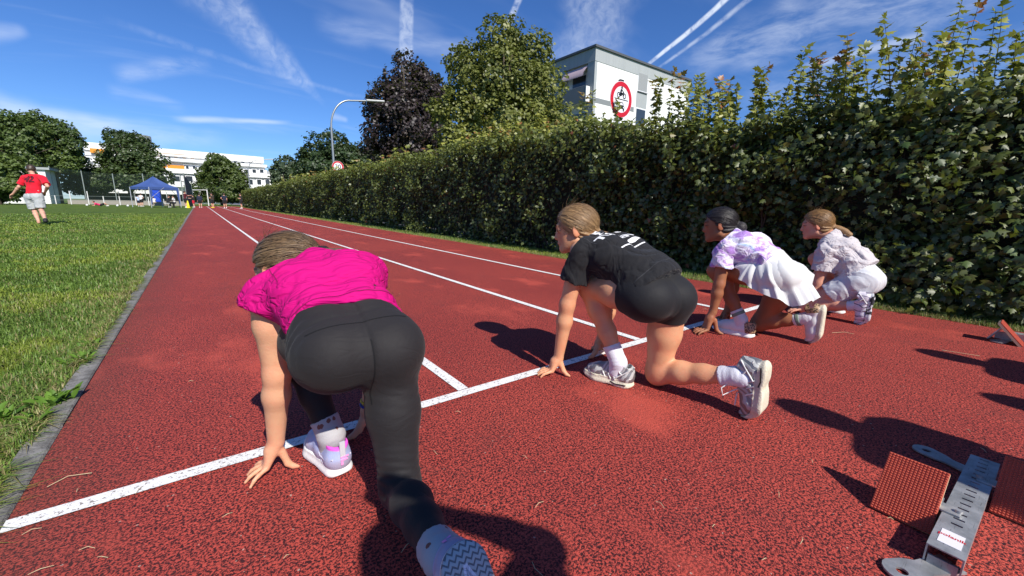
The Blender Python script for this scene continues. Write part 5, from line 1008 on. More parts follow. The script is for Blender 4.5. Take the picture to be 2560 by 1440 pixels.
def lilac_extra(o, k):
    MB().bbox((-0.042*k, -0.008, 0.062*k), (-0.036*k, 0.008, 0.112*k), 0.001).build('heel_loop', plain('silver grey loop', (0.55, 0.54, 0.58), 0.5), o, True)
    mb = MB()
    for pr in ([(-0.012, 0.014), (0.012, 0.014), (0.012, 0.009), (-0.012, 0.009)], [(-0.012, 0.005), (0.009, 0.005), (0.009, 0.0), (-0.012, 0.0)], [(-0.012, -0.002), (-0.005, -0.002), (-0.005, -0.012), (-0.012, -0.012)]):
        mb.prism([(x+0.0, y) for x, y in pr], (-0.0415*k, -0.004, 0.054*k), (0, -1, 0), (0.05, 0, 1), (-1, 0, 0), 0.002)
    mb.build('heel_mark', PINK, o, True)
    om = plain('pale lilac overlay', (0.56, 0.54, 0.64), 0.5)
    for sy in (-1, 1):
        for pts in ([(0.02, 0.035, 0.03), (0.04, 0.036, 0.055), (0.06, 0.028, 0.07)], [(0.05, 0.037, 0.03), (0.06, 0.035, 0.05), (0.075, 0.024, 0.064)], [(-0.03, 0.026, 0.06), (0.0, 0.036, 0.052), (0.03, 0.037, 0.05)]): MB().tube([(x*k, sy*y*k, z*k) for x, y, z in pts], 0.0028, 5).build('overlay', om, o, True)
xl = nrm(V3(-0.16, 1, 0.02)); shoe(g1, J['aL']*V3(1, 1, 0)+V3(0.006, -0.028, 0.000), xl, (0, 0, 1), LILAC, SOLEW, LACE, 0.235, 1.18, 0, lilac_extra)
m_, t, b = principled('zigzag grooved rubber sole'); o_ = coords(t); sp_ = N(t, 'ShaderNodeSeparateXYZ'); t.links.new(o_, sp_.inputs[0])
zz = M(t, 'PINGPONG', M(t, 'ABSOLUTE', sp_.outputs[1]), 0.007); g_ = M(t, 'PINGPONG', M(t, 'ADD', sp_.outputs[0], zz), 0.0055); gr = SMOOTH(t, g_, 0.0013, 0.0022)
inner = M(t, 'SUBTRACT', 1.0, SMOOTH(t, M(t, 'SUBTRACT', M(t, 'ABSOLUTE', sp_.outputs[1]), M(t, 'MULTIPLY', M(t, 'ADD', sp_.outputs[0], 0.014), 0.30)), 0.002, 0.003)); inner = M(t, 'MULTIPLY', inner, SMOOTH(t, sp_.outputs[0], -0.012, -0.008))
under = M(t, 'SUBTRACT', 1.0, SMOOTH(t, sp_.outputs[2], 0.011, 0.013)); c = MIX(t, gr, (0.16, 0.17, 0.19), (0.42, 0.44, 0.46)); rib = SMOOTH(t, M(t, 'PINGPONG', M(t, 'SUBTRACT', M(t, 'ABSOLUTE', sp_.outputs[1]), M(t, 'MULTIPLY', sp_.outputs[0], 0.30)), 0.0045), 0.0012, 0.0024)
c = MIX(t, inner, c, MIX(t, rib, (0.40, 0.40, 0.48), (0.70, 0.70, 0.80))); c = MIX(t, under, (0.74, 0.74, 0.76), c); put(t, b.inputs['Base Color'], c); b.inputs['Roughness'].default_value = 0.7; bump(t, b, M(t, 'MULTIPLY', gr, under), 0.9, 0.004); ZIG = m_
shoe(g1, atZ((1168, 1425), 0.165), nrm(V3(0.12, -0.55, -0.8)), V3(0.06, 0.80, -0.58), LILAC, ZIG, LACE, 0.262, 1.15, 0.25, lilac_extra)
BY = plain('yellow wristband', (0.62, 0.44, 0.02), 0.5); BB = plain('blue wristband', (0.02, 0.03, 0.25), 0.5)
w = J['wR']; d = nrm(J['eR']-J['wR'])
for k, m in ((0.038, BY), (0.024, BB)):
    c = w+d*k; mb = MB(); pts = []
    e1 = nrm(np.cross(d, (1, 0, 0))); e2 = np.cross(d, e1); mb.tube([c+(e1*math.cos(a)+e2*math.sin(a))*0.0275 for a in np.linspace(0, 2*math.pi, 17)], 0.0042, 6, False); mb.build('wristband', m, g1)
# ---- runner in the black T-shirt
J = dict(wL=atX((1396, 895), 1.290), eL=atX((1418, 762), 1.298), sL=atX((1452, 628), 1.325), hd=atX((1437, 574), 1.415), sR=V3(1.600, 1.235, 0.585), nk=V3(1.462, 1.262, 0.620), hL=V3(1.408, 0.955, 0.430), hR=V3(1.556, 0.925, 0.420), kL=V3(1.405, 1.262, 0.435), aL=V3(1.435, 1.075, 0.105), kR=V3(1.572, 0.962, 0.055), aR=V3(1.600, 0.640, 0.155), wst=V3(1.478, 1.030, 0.525), chs=V3(1.465, 1.150, 0.580), eR=V3(1.640, 1.300, 0.330), wR=V3(1.632, 1.350, 0.088), face=nrm(V3(-0.66, 0.74, -0.13)), up=V3(0, 0.12, 1.0), rump=nrm(V3(0, -0.95, 0.05)))
g2 = person('person', (1.47, 1.05), 'runner in black T-shirt and black shorts crouching on one knee', 'runners at the start line'); s = 1.0
def hands2(S): hand_ground(S, J['wL'], (-0.80, 0.45), (0.30, -0.95), s*0.86, side=-1, spread=0.16, kz=0.036); hand_ground(S, J['wR'], (0.7, 0.6), (-0.9, 0.1), s, side=1)
body_obj(J, s, 0.0045, SKIN2, g2, hands2)
BLKT = mat_cloth('black cotton T-shirt', (0.013, 0.013, 0.015), 0.85, 0.12, 900, 0.1, 0.45, ((15, 15, 6), (0.5, 0.5, 0.2), 1.3))
lo, hi = bounds(J); S = SDF(lo, hi, 0.0048); torso(S, J, s, 0.014); spn = nrm(J['nk']-J['wst'])
for sd in 'LR':
    A, E_ = J['s'+sd], J['e'+sd]; wl = A+(E_-A)*0.55; S.cone(A, wl, 0.060, 0.065, 0.035, True)
S.cone(J['wst']+V3(0, 0.02, -0.05), J['chs']+V3(0, 0, -0.045), 0.080, 0.085, 0.05); S.cone(J['wst']-spn*0.085, J['wst']+V3(0, 0, -0.01), 0.106, 0.09, 0.04)
S.warp(folds(J, 0.012, 14, 4.0, 4.0, 0.75)); S.warp(folds(J, 0.004, 30, 8.0, 9.0, -0.5)); S.plane(J['wst']-spn*0.105, nrm(spn+V3(0, -0.25, 0.25))); hn = nrm(J['hd']-J['nk']); S.plane(J['nk']+hn*0.020, -nrm(hn+spn*0.8))
for sd in 'LR':
    A, E_ = J['s'+sd], J['e'+sd]; wl = A+(E_-A)*0.55; S.cone(A+(wl-A)*0.6, wl+(wl-A)*0.3, 0.042, 0.049, 0, False, True)
shirt2 = smooth_obj('shirt', S, BLKT, g2); STG = plain('grey stitching', (0.05, 0.05, 0.055), 0.8)
S = SDF(lo, hi, 0.0048); torso(S, J, s, 0.0065); S.plane(J['wst']+spn*0.0, -spn)
for sd, tt in (('L', 0.28), ('R', 0.26)):
    H_, K_ = J['h'+sd], J['k'+sd]; S.cone(H_, H_+(K_-H_)*tt, 0.087, 0.080, 0.03, True)
def sf(P):
    o = np.zeros(len(P)); c = J['hL']+V3(-0.02, 0.10, 0.045)
    d = P-c; o += 0.004*np.sin(d@nrm(V3(0.2, 0.8, -0.6))*260+vnoise(P, 30)*2)*np.exp(-np.sum(d*d, 1)/0.055**2); x = P[:, 0]-1.485; o += np.where((P[:, 1] < 0.95), 0.0028*np.exp(-(x/0.006)**2), 0); return o
S.warp(sf); smooth_obj('shorts', S, mat_cloth('black stretch shorts', (0.014, 0.014, 0.016), 0.7, 0.1, 1400, 0.05, 0.25), g2)
nape = J['hd']+head_frame(J).T@V3(0.0, -0.105, -0.030)
hair_obj(J, s, 0.0038, GOLD, g2, (0.0, -0.098, -0.026), (0.076, 0.070), 0.011, [[(nape, 0.020), (nape+V3(0.018, -0.028, -0.008), 0.022), (nape+V3(0.034, -0.050, -0.018), 0.014)]], braid=1)
strands(J, s, GOLD, g2, (0.0, -0.098, -0.026), 2400, 0.011, (0.076, 0.070), 22); flyaway(J, s, 24, GOLD, g2, 5)
# white print on the back
bv = bvh_of(shirt2); seam('seam', [J['wst']-spn*0.088+V3(x, 0.0, 0.02) for x in np.linspace(-0.15, 0.13, 36)], nrm(V3(-0.3, -0.4, 0.85)), bv, STG, g2, 0.0022); seam('seam', [J['sL']+(J['nk']-J['sL'])*0.20+V3(0, y, 0) for y in np.linspace(-0.09, 0.04, 22)], nrm(V3(-0.6, -0.2, 0.75)), bv, STG, g2, 0.0024); PRT = plain('white shirt print', (0.78, 0.78, 0.78), 0.8); la = nrm(J['sR']-J['sL']); nb = nrm(np.cross(la, spn)); nb = nb if nb[2] > 0 else -nb
u_, v_ = la, spn
def prt(txt, size, cx, cy, sx=1.0, bold=0.002):
    V, F = text_mesh(txt, size, bold); V2, F2 = densify(V[:, :2]*np.array([sx, 1]), F, 0.015); c = (J['wst']+J['nk'])/2+u_*cx+v_*cy; decal('print', V2, F2, c, u_, v_, bv, PRT, g2)
prt('TURNEN', 0.042, -0.035, 0.030, 1.25); prt('TSV', 0.036, -0.060, 0.105, 1.1)
def prtpoly(pts, cx, cy):
    V2, F2 = densify(np.array(pts), [tuple(range(len(pts)))], 0.012); c = (J['wst']+J['nk'])/2+u_*cx+v_*cy; decal('print', V2, F2, c, u_, v_, bv, PRT, g2)
prtpoly([(-0.09, -0.004), (-0.03, 0.006), (0.05, 0.004), (0.08, 0.012), (0.05, 0.018), (-0.02, 0.016), (-0.08, 0.006)], 0.0, 0.072); prtpoly([(-0.035, -0.008), (0.0, -0.014), (0.05, 0.0), (0.03, 0.014), (-0.02, 0.010)], 0.02, -0.018)
prtpoly([(-0.10, -0.006), (-0.02, 0.0), (0.06, 0.004), (0.06, 0.010), (-0.02, 0.007), (-0.10, 0.000)], 0.0, -0.058)
# socks and silver shoes
RIB = mat_sock('white ribbed sports sock', (0.74, 0.74, 0.80))
dl = nrm(J['aL']-J['kL']); dr = nrm(J['aR']-J['kR'])
sock(g2, J['aL']+V3(0.0, 0.01, -0.045), J['aL'], J['aL']-dl*0.085, 0.037, 0.0405, RIB); sock(g2, J['aR']+dr*0.03+V3(0, 0, -0.01), J['aR'], J['aR']-dr*0.060, 0.037, 0.0405, RIB)
m_, t, b = principled('silver running shoe'); o_ = coords(t); w = N(t, 'ShaderNodeTexWave'); w.inputs['Scale'].default_value = 11; w.inputs['Distortion'].default_value = 9; w.inputs['Detail'].default_value = 2; w.inputs['Detail Scale'].default_value = 1.2; put(t, w.inputs['Vector'], VMAP(t, o_, (1, 0.4, 1.2), (0.3, 0.5, 0.2)))
f = SMOOTH(t, w.outputs['Fac'], 0.35, 0.6); put(t, b.inputs['Base Color'], MIX(t, f, (0.46, 0.465, 0.45), (0.27, 0.275, 0.28))); put(t, b.inputs['Metallic'], M(t, 'MULTIPLY', f, 0.6)); b.inputs['Roughness'].default_value = 0.42; bump(t, b, M(t, 'ADD', M(t, 'MULTIPLY', f, -1.0), M(t, 'MULTIPLY', NOISE(t, o_, 600, 1), 0.3)), 0.7, 0.003); SILV = m_
def silver_extra(o, k):
    om = plain('white shoe overlay', (0.74, 0.74, 0.70), 0.45)
    for sy in (-1, 1):
        for pts in ([[(x0, 0.040, 0.032), (x0+0.012, 0.039, 0.052), (x0+0.022, 0.024, 0.078-0.25*(x0-0.03))] for x0 in (0.030, 0.052, 0.078)]+[[(-0.028, 0.024, 0.085), (0.0, 0.036, 0.062), (0.035, 0.041, 0.036)], [(-0.033, 0.024, 0.045), (0.01, 0.038, 0.066), (0.03, 0.030, 0.084)], [(0.12, 0.036, 0.045), (0.15, 0.035, 0.032), (0.165, 0.029, 0.034), (0.145, 0.02, 0.060)]]):
            MB().tube([(x*k, sy*y*k, z*k) for x, y, z in pts], 0.0031*k, 5).build('overlay', om, o, True)
        MB().tube([(-0.02*k, sy*0.039*k, 0.018), (0.03*k, sy*0.043*k, 0.014), (0.05*k, sy*0.042*k, 0.020)], 0.0026*k, 5).build('sole_groove', BLK, o, True)
shoe(g2, V3(1.452, 1.045, 0.0), nrm(V3(-0.22, 1, 0.0)), (0, 0, 1), SILV, SOLEC, LACE, 0.236, 1.25, 0, silver_extra)
def rear_extra(o, k):
    silver_extra(o, k); mb = MB(); mb.tube([(0.070*k, 0.010, 0.080*k), (0.060*k, 0.03, 0.110*k), (0.085*k, 0.050, 0.135*k), (0.115*k, 0.044, 0.130*k), (0.095*k, 0.024, 0.105*k), (0.080*k, 0.012, 0.082*k)], 0.0024, 6); mb.tube([(0.085*k, 0.0, 0.076*k), (0.105*k, 0.012, 0.092*k), (0.150*k, 0.014, 0.094*k)], 0.0024, 6); mb.build('loose_lace', LACE, o, True)
shoe(g2, V3(1.625, 0.540, 0.200), nrm(V3(-0.02, -0.04, -1)), V3(-0.12, 1, 0.0), SILV, SOLEC, LACE, 0.246, 1.25, 1.0, rear_extra)

# ---- runner in the tie-dye T-shirt
J = dict(wL=atX((1782, 780), 2.560), eL=atX((1798, 712), 2.568), sL=atX((1812, 622), 2.595), hd=atX((1797, 563), 2.690), sR=V3(2.865, 1.190, 0.565), nk=V3(2.735, 1.230, 0.620), hL=V3(2.675, 0.930, 0.405), hR=V3(2.830, 0.900, 0.385), kL=V3(2.665, 1.285, 0.395), aL=V3(2.680, 1.090, 0.105), kR=V3(2.850, 1.050, 0.055), aR=V3(2.870, 0.800, 0.150), wst=V3(2.745, 1.020, 0.490), chs=V3(2.735, 1.130, 0.555), eR=V3(2.885, 1.245, 0.330), wR=V3(2.880, 1.270, 0.090), face=nrm(V3(-0.46, 0.88, -0.10)), up=V3(0, 0.12, 1.0), rump=nrm(V3(0, -0.95, 0.0)))
g3 = person('person', (2.74, 1.05), 'runner in lilac tie-dye T-shirt and white skirt on one knee', 'runners at the start line'); s = 0.98
def hands3(S): hand_ground(S, J['wL'], (-0.80, 0.50), (0.35, -0.9), s, side=-1, spread=0.14, kz=0.036); hand_ground(S, J['wR'], (0.7, 0.6), (-0.9, 0.1), s, side=1)
body_obj(J, s, 0.005, SKIN3, g3, hands3)
m_, t, b = principled('lilac blue tie-dye jersey'); p = geo_pos(t); n1 = NOISE(t, VMAP(t, p, (1, 1, 1.6)), 11, 4, 0.6, 1.2); n2 = NOISE(t, VMAP(t, p, (1.3, 1, 1), loc=(3, 1, 2)), 9, 4, 0.6, 1.0); c = MIX(t, SMOOTH(t, n1, 0.42, 0.60), (0.74, 0.70, 0.80), (0.42, 0.23, 0.60)); c = MIX(t, SMOOTH(t, n2, 0.55, 0.70), c, (0.48, 0.64, 0.86)); put(t, b.inputs['Base Color'], c); b.inputs['Roughness'].default_value = 0.85; bump(t, b, M(t, 'ADD', NOISE(t, p, 45, 4), M(t, 'MULTIPLY', SMOOTH(t, M(t, 'ABSOLUTE', M(t, 'SUBTRACT', NOISE(t, VMAP(t, p, (22, 14, 16), (0.5, 0.3, 0.3)), 1.0, 2, 0.55, 0.9), 0.5)), 0.0, 0.11), 1.6)), 0.45, 0.004); TIE = m_
lo, hi = bounds(J); S = SDF(lo, hi, 0.005); torso(S, J, s, 0.013); spn = nrm(J['nk']-J['wst'])
for sd in 'LR':
    A, E_ = J['s'+sd], J['e'+sd]; S.cone(A, A+(E_-A)*0.52, 0.058, 0.066, 0.035, True)
S.cone(J['wst']+V3(0, 0.02, -0.04), J['chs']+V3(0, 0, -0.04), 0.080, 0.085, 0.05); S.warp(folds(J, 0.013, 20, 5.0, 14.0, 0.7)); S.plane(J['wst']-spn*0.030, spn); hn = nrm(J['hd']-J['nk']); S.plane(J['nk']+hn*0.022, -nrm(hn+spn*0.8))
for sd in 'LR':
    A, E_ = J['s'+sd], J['e'+sd]; wl = A+(E_-A)*0.52; S.cone(A+(wl-A)*0.6, wl+(wl-A)*0.3, 0.042, 0.050, 0, False, True)
smooth_obj('shirt', S, TIE, g3)
# flared skirt lofted from the waist to a wavy hem
wc = J['wst']-spn*0.020; la = nrm(J['hR']-J['hL']); nu = nrm(np.cross(spn, la)); nu = nu if nu[2] > 0 else -nu
hemc = {0: atX((2040, 748), 2.70), 1: atX((2000, 770), 2.640), 2: atX((1945, 752), 2.600), 3: atX((1890, 728), 2.585), 4: atX((1855, 692), 2.590), 5: atX((1838, 664), 2.620)}
nseg = 120; rows = 16; V = []; RIP = []; cen = (J['hL']+J['hR'])/2
ctl = [(180, hemc[0]), (212, hemc[1]), (238, hemc[2]), (268, hemc[3]), (300, hemc[4]), (322, hemc[5])]
mir = lambda P: P-la*2*((P-cen)@la)
ctl = [(a, p) for a, p in ctl]+[(360, (hemc[5]+mir(hemc[5]))/2+V3(0, 0.02, 0.03))]
def hem(a):
    a = a % 360; m = a < 180; a2 = 360-a if m else a
    for (a0, p0), (a1, p1) in zip(ctl[:-1], ctl[1:]):
        if a0 <= a2 <= a1+1e-6:
            t = (a2-a0)/(a1-a0); t = t*t*(3-2*t)*0.5+t*0.5; p = p0*(1-t)+p1*t; break
    return mir(p) if m else p
for i in range(nseg):
    a = 360*i/nseg; ar = math.radians(a); top = wc+(la*math.sin(ar)*0.128+nu*(-math.cos(ar))*(-1)*0.0+nrm(np.cross(la, spn))*0)*1.0
    back = nrm(np.cross(la, spn)); back = back if back[2] > 0 else -back       # away from the belly
    top = wc+la*math.sin(ar)*0.122-back*math.cos(ar)*(0.098); h_ = hem(a); outv = nrm(la*math.sin(ar)-back*math.cos(ar))
    for r in range(rows+1):
        t = r/rows; mid = (top+h_)/2+outv*0.022; p = top*(1-t)**2+mid*2*t*(1-t)+h_*t*t; rip = (0.015*math.sin(ar*9+0.6+0.5*math.sin(ar*2))+0.011*math.sin(ar*17+t)+0.010)*t**0.9; V.append(p); RIP.append(outv*rip)
V = np.array(V); bkp = J['rump']
for A0, B0, rr in ((cen-la*0.062*s+bkp*0.036*s, cen+la*0.062*s+bkp*0.036*s, 0.092), (J['hL'], J['hL']+(J['kL']-J['hL'])*0.42, 0.094), (cen-la*0.05*s+bkp*0.02*s+(J['wst']-cen)*0.3, cen+la*0.05*s+bkp*0.02*s+(J['wst']-cen)*0.3, 0.085)):
    ab = B0-A0; tt = np.clip((V-A0)@ab/(ab@ab), 0, 1); dv = V-(A0+tt[:, None]*ab); dn = np.linalg.norm(dv, axis=1); V += (dv/dn[:, None])*np.clip(rr-dn, 0, None)[:, None]
V += np.array(RIP)
F = [(i*(rows+1)+r, ((i+1) % nseg)*(rows+1)+r, ((i+1) % nseg)*(rows+1)+r+1, i*(rows+1)+r+1) for i in range(nseg) for r in range(rows)]
WSK = mat_cloth('thin white skirt cloth', (0.66, 0.66, 0.65), 0.7, 0.02, 900, 0.1, 0.25); sk = link('skirt', mesh_np('skirt', V, F, WSK, True), g3)
S = SDF(lo, hi, 0.006); torso(S, J, s, 0.003); S.plane(J['wst']-spn*0.0, -spn)
for sd, tt in (('L', 0.30), ('R', 0.30)):
    H_, K_ = J['h'+sd], J['k'+sd]; S.cone(H_, H_+(K_-H_)*tt, 0.082, 0.076, 0.03, True)
smooth_obj('under_shorts', S, WSK, g3)
bun = J['hd']+head_frame(J).T@V3(0.0, -0.108, -0.008)
hair_obj(J, s, 0.004, BLACKH, g3, (0.0, -0.098, 0.0), (0.074, 0.066), 0.011, [[(bun, 0.026), (bun+V3(0.006, -0.02, 0.0), 0.026), (bun+V3(0.012, -0.022, -0.02), 0.02)]], braid=1)
strands(J, s, BLACKH, g3, (0.0, -0.098, 0.0), 1200, 0.011, (0.074, 0.066), 23)
GRN = plain('grey green sock band', (0.20, 0.27, 0.22), 0.9); dl = nrm(J['aL']-J['kL']); dr = nrm(J['aR']-J['kR'])
for A, d, q in ((J['aL'], dl, V3(0, 0.01, -0.045)), (J['aR'], dr, dr*0.02)):
    so = sock(g3, A+q, A, A-d*0.066, 0.036, 0.039, WSOCK); S = SDF(A-0.1, A+0.1, 0.0035); S.cone(A-d*0.030, A-d*0.052, 0.0405, 0.0405, 0, True); S.plane(A-d*0.030, -d); o = smooth_obj('band', S, GRN, so)
m_, t, b = principled('white sneaker with leopard heel'); o_ = coords(t); sp_ = N(t, 'ShaderNodeSeparateXYZ'); t.links.new(o_, sp_.inputs[0]); v = N(t, 'ShaderNodeTexVoronoi'); v.inputs['Scale'].default_value = 95; put(t, v.inputs['Vector'], o_)
d_ = M(t, 'ADD', v.outputs['Distance'], M(t, 'MULTIPLY', NOISE(t, o_, 140, 2), 0.22)); spot = M(t, 'MULTIPLY', SMOOTH(t, d_, 0.28, 0.36), M(t, 'SUBTRACT', 1.0, SMOOTH(t, d_, 0.55, 0.62))); leo = MIX(t, spot, (0.42, 0.28, 0.16), (0.025, 0.018, 0.014))
hl = M(t, 'SUBTRACT', 1.0, SMOOTH(t, M(t, 'ADD', sp_.outputs[0], M(t, 'MULTIPLY', sp_.outputs[2], -0.25)), -0.004, -0.001)); put(t, b.inputs['Base Color'], MIX(t, hl, (0.76, 0.76, 0.75), leo)); b.inputs['Roughness'].default_value = 0.45; LEOP = m_
def sneaker_extra(o, k):
    om = plain('seam grey', (0.50, 0.50, 0.50), 0.6)
    for sy in (-1, 1):
        for pts in ([(0.07, 0.034, 0.062), (0.045, 0.036, 0.045), (0.04, 0.036, 0.03)], [(0.10, 0.033, 0.056), (0.11, 0.038, 0.036)], [(-0.01, 0.035, 0.03), (0.0, 0.034, 0.06), (-0.012, 0.027, 0.085)]): MB().tube([(x*k, sy*y*k, z*k) for x, y, z in pts], 0.0017, 5).build('seam', om, o, True)
shoe(g3, V3(2.690, 1.045, 0.0), nrm(V3(-0.10, 1, 0)), (0, 0, 1), LEOP, SOLEW, LACE, 0.245, 1.0, 0, sneaker_extra)
shoe(g3, V3(2.888, 0.715, 0.206), nrm(V3(-0.03, -0.03, -1)), V3(-0.15, 1, 0), LEOP, SOLEC, LACE, 0.245, 1.0, 0.8, sneaker_extra)

# ---- runner in the loose white T-shirt
J = dict(wL=atX((2012, 782), 3.700), eL=atX((2046, 708), 3.735), sL=atX((2072, 628), 3.760), hd=atX((2040, 563), 3.845), sR=V3(4.020, 0.985, 0.520), nk=V3(3.885, 1.015, 0.605), hL=V3(3.770, 0.770, 0.290), hR=V3(3.925, 0.770, 0.290), kL=V3(3.700, 1.040, 0.060), aL=V3(3.700, 0.745, 0.125), kR=V3(3.945, 1.105, 0.410), aR=V3(3.945, 0.930, 0.105), wst=V3(3.868, 0.835, 0.405), chs=V3(3.880, 0.930, 0.500), eR=V3(4.030, 1.080, 0.300), wR=V3(4.010, 1.230, 0.088), face=nrm(V3(-0.34, 0.93, -0.10)), up=V3(0, 0.12, 1.0), rump=nrm(V3(0, -0.98, -0.05)))
g4 = person('person', (3.85, 0.95), 'runner in loose white T-shirt sitting back on one heel beside the hedge', 'runners at the start line'); s = 1.0
def hands4(S): hand_ground(S, J['wL'], (-0.5, 0.8), (0.6, -0.7), s, side=-1); hand_ground(S, J['wR'], (0.7, 0.6), (-0.9, 0.1), s, side=1)
body_obj(J, s, 0.005, SKIN4, g4, hands4)
OFFW = mat_cloth('pale pinkish white T-shirt', (0.55, 0.51, 0.52), 0.9, 0.03, 900, 0.1, 0.45, ((20, 14, 16), (0.6, 0.3, 0.4), 1.8))
lo, hi = bounds(J); S = SDF(lo, hi, 0.005); torso(S, J, s, 0.018); spn = nrm(J['nk']-J['wst'])
for sd in 'LR':
    A, E_ = J['s'+sd], J['e'+sd]; S.cone(A, A+(E_-A)*0.62, 0.066, 0.074, 0.04, True)
S.cone(J['wst']+V3(0, 0.02, -0.04), J['chs']+V3(0, 0, -0.05), 0.10, 0.10, 0.05); S.cone(J['wst']-spn*0.05, J['wst'], 0.12, 0.11, 0.05); S.warp(folds(J, 0.012, 15, 5.0, 24.0, 0.8)); S.warp(folds(J, 0.005, 26, 7.0, 29.0, -0.4)); S.plane(J['wst']-spn*0.075, nrm(spn+V3(0, 0.25, 0.0))); hn = nrm(J['hd']-J['nk']); S.plane(J['nk']+hn*0.022, -nrm(hn+spn*0.8))
for sd in 'LR':
    A, E_ = J['s'+sd], J['e'+sd]; wl = A+(E_-A)*0.62; S.cone(A+(wl-A)*0.5, wl+(wl-A)*0.3, 0.052, 0.066, 0, False, True)
smooth_obj('shirt', S, OFFW, g4)
S = SDF(lo, hi, 0.005); torso(S, J, s, 0.012); S.plane(J['wst']+spn*0.01, -spn)
for sd, tt in (('L', 0.55), ('R', 0.45)):
    H_, K_ = J['h'+sd], J['k'+sd]; S.cone(H_, H_+(K_-H_)*tt, 0.096, 0.092, 0.03, True)
S.warp(folds(J, 0.008, 24, 6.0, 33.0, 1.2)); smooth_obj('shorts', S, mat_cloth('white shorts', (0.56, 0.57, 0.60), 0.85, 0.03), g4)
nape = J['hd']+head_frame(J).T@V3(0.0, -0.100, -0.020)
hair_obj(J, s, 0.004, GINGER, g4, (0.0, -0.095, -0.010), (0.078, 0.070), 0.013, [[(nape, 0.024), (nape+V3(0.012, -0.045, -0.010), 0.022), (nape+V3(0.020, -0.085, -0.030), 0.018), (nape+V3(0.02, -0.115, -0.055), 0.010)]], braid=1)
strands(J, s, GINGER, g4, (0.0, -0.095, -0.010), 1400, 0.013, (0.078, 0.070), 24, 0.0022); flyaway(J, s, 40, GINGER, g4, 8)
dl = nrm(J['aL']-J['kL']); dr = nrm(J['aR']-J['kR']); sock(g4, J['aL']+dl*0.02, J['aL'], J['aL']-dl*0.05, 0.036, 0.039, WSOCK); sock(g4, J['aR']+V3(0, 0.01, -0.045), J['aR'], J['aR']-dr*0.06, 0.036, 0.039, WSOCK)
m_, t, b = principled('white running shoe with dark marks'); o_ = coords(t); w = N(t, 'ShaderNodeTexWave'); w.inputs['Scale'].default_value = 9; w.inputs['Distortion'].default_value = 9; put(t, w.inputs['Vector'], o_); put(t, b.inputs['Base Color'], MIX(t, SMOOTH(t, w.outputs['Fac'], 0.90, 0.95), (0.70, 0.66, 0.72), (0.12, 0.10, 0.16))); b.inputs['Roughness'].default_value = 0.5; MARK = m_
m_, t, b = principled('white and black rubber sole'); o_ = coords(t); put(t, b.inputs['Base Color'], MIX(t, SMOOTH(t, NOISE(t, VMAP(t, o_, (1, 0.6, 1)), 34, 2), 0.48, 0.52), (0.66, 0.66, 0.66), (0.03, 0.03, 0.035))); b.inputs['Roughness'].default_value = 0.7; BWS = m_
shoe(g4, V3(3.700, 0.655, 0.190), nrm(V3(-0.05, 0.02, -1)), V3(-0.25, 1, 0), MARK, BWS, LACE, 0.240, 1.15, 0.9, silver_extra); shoe(g4, V3(3.948, 0.895, 0.0), nrm(V3(-0.05, 1, 0)), (0, 0, 1), MARK, SOLEW, LACE, 0.240, 1.15, 0)
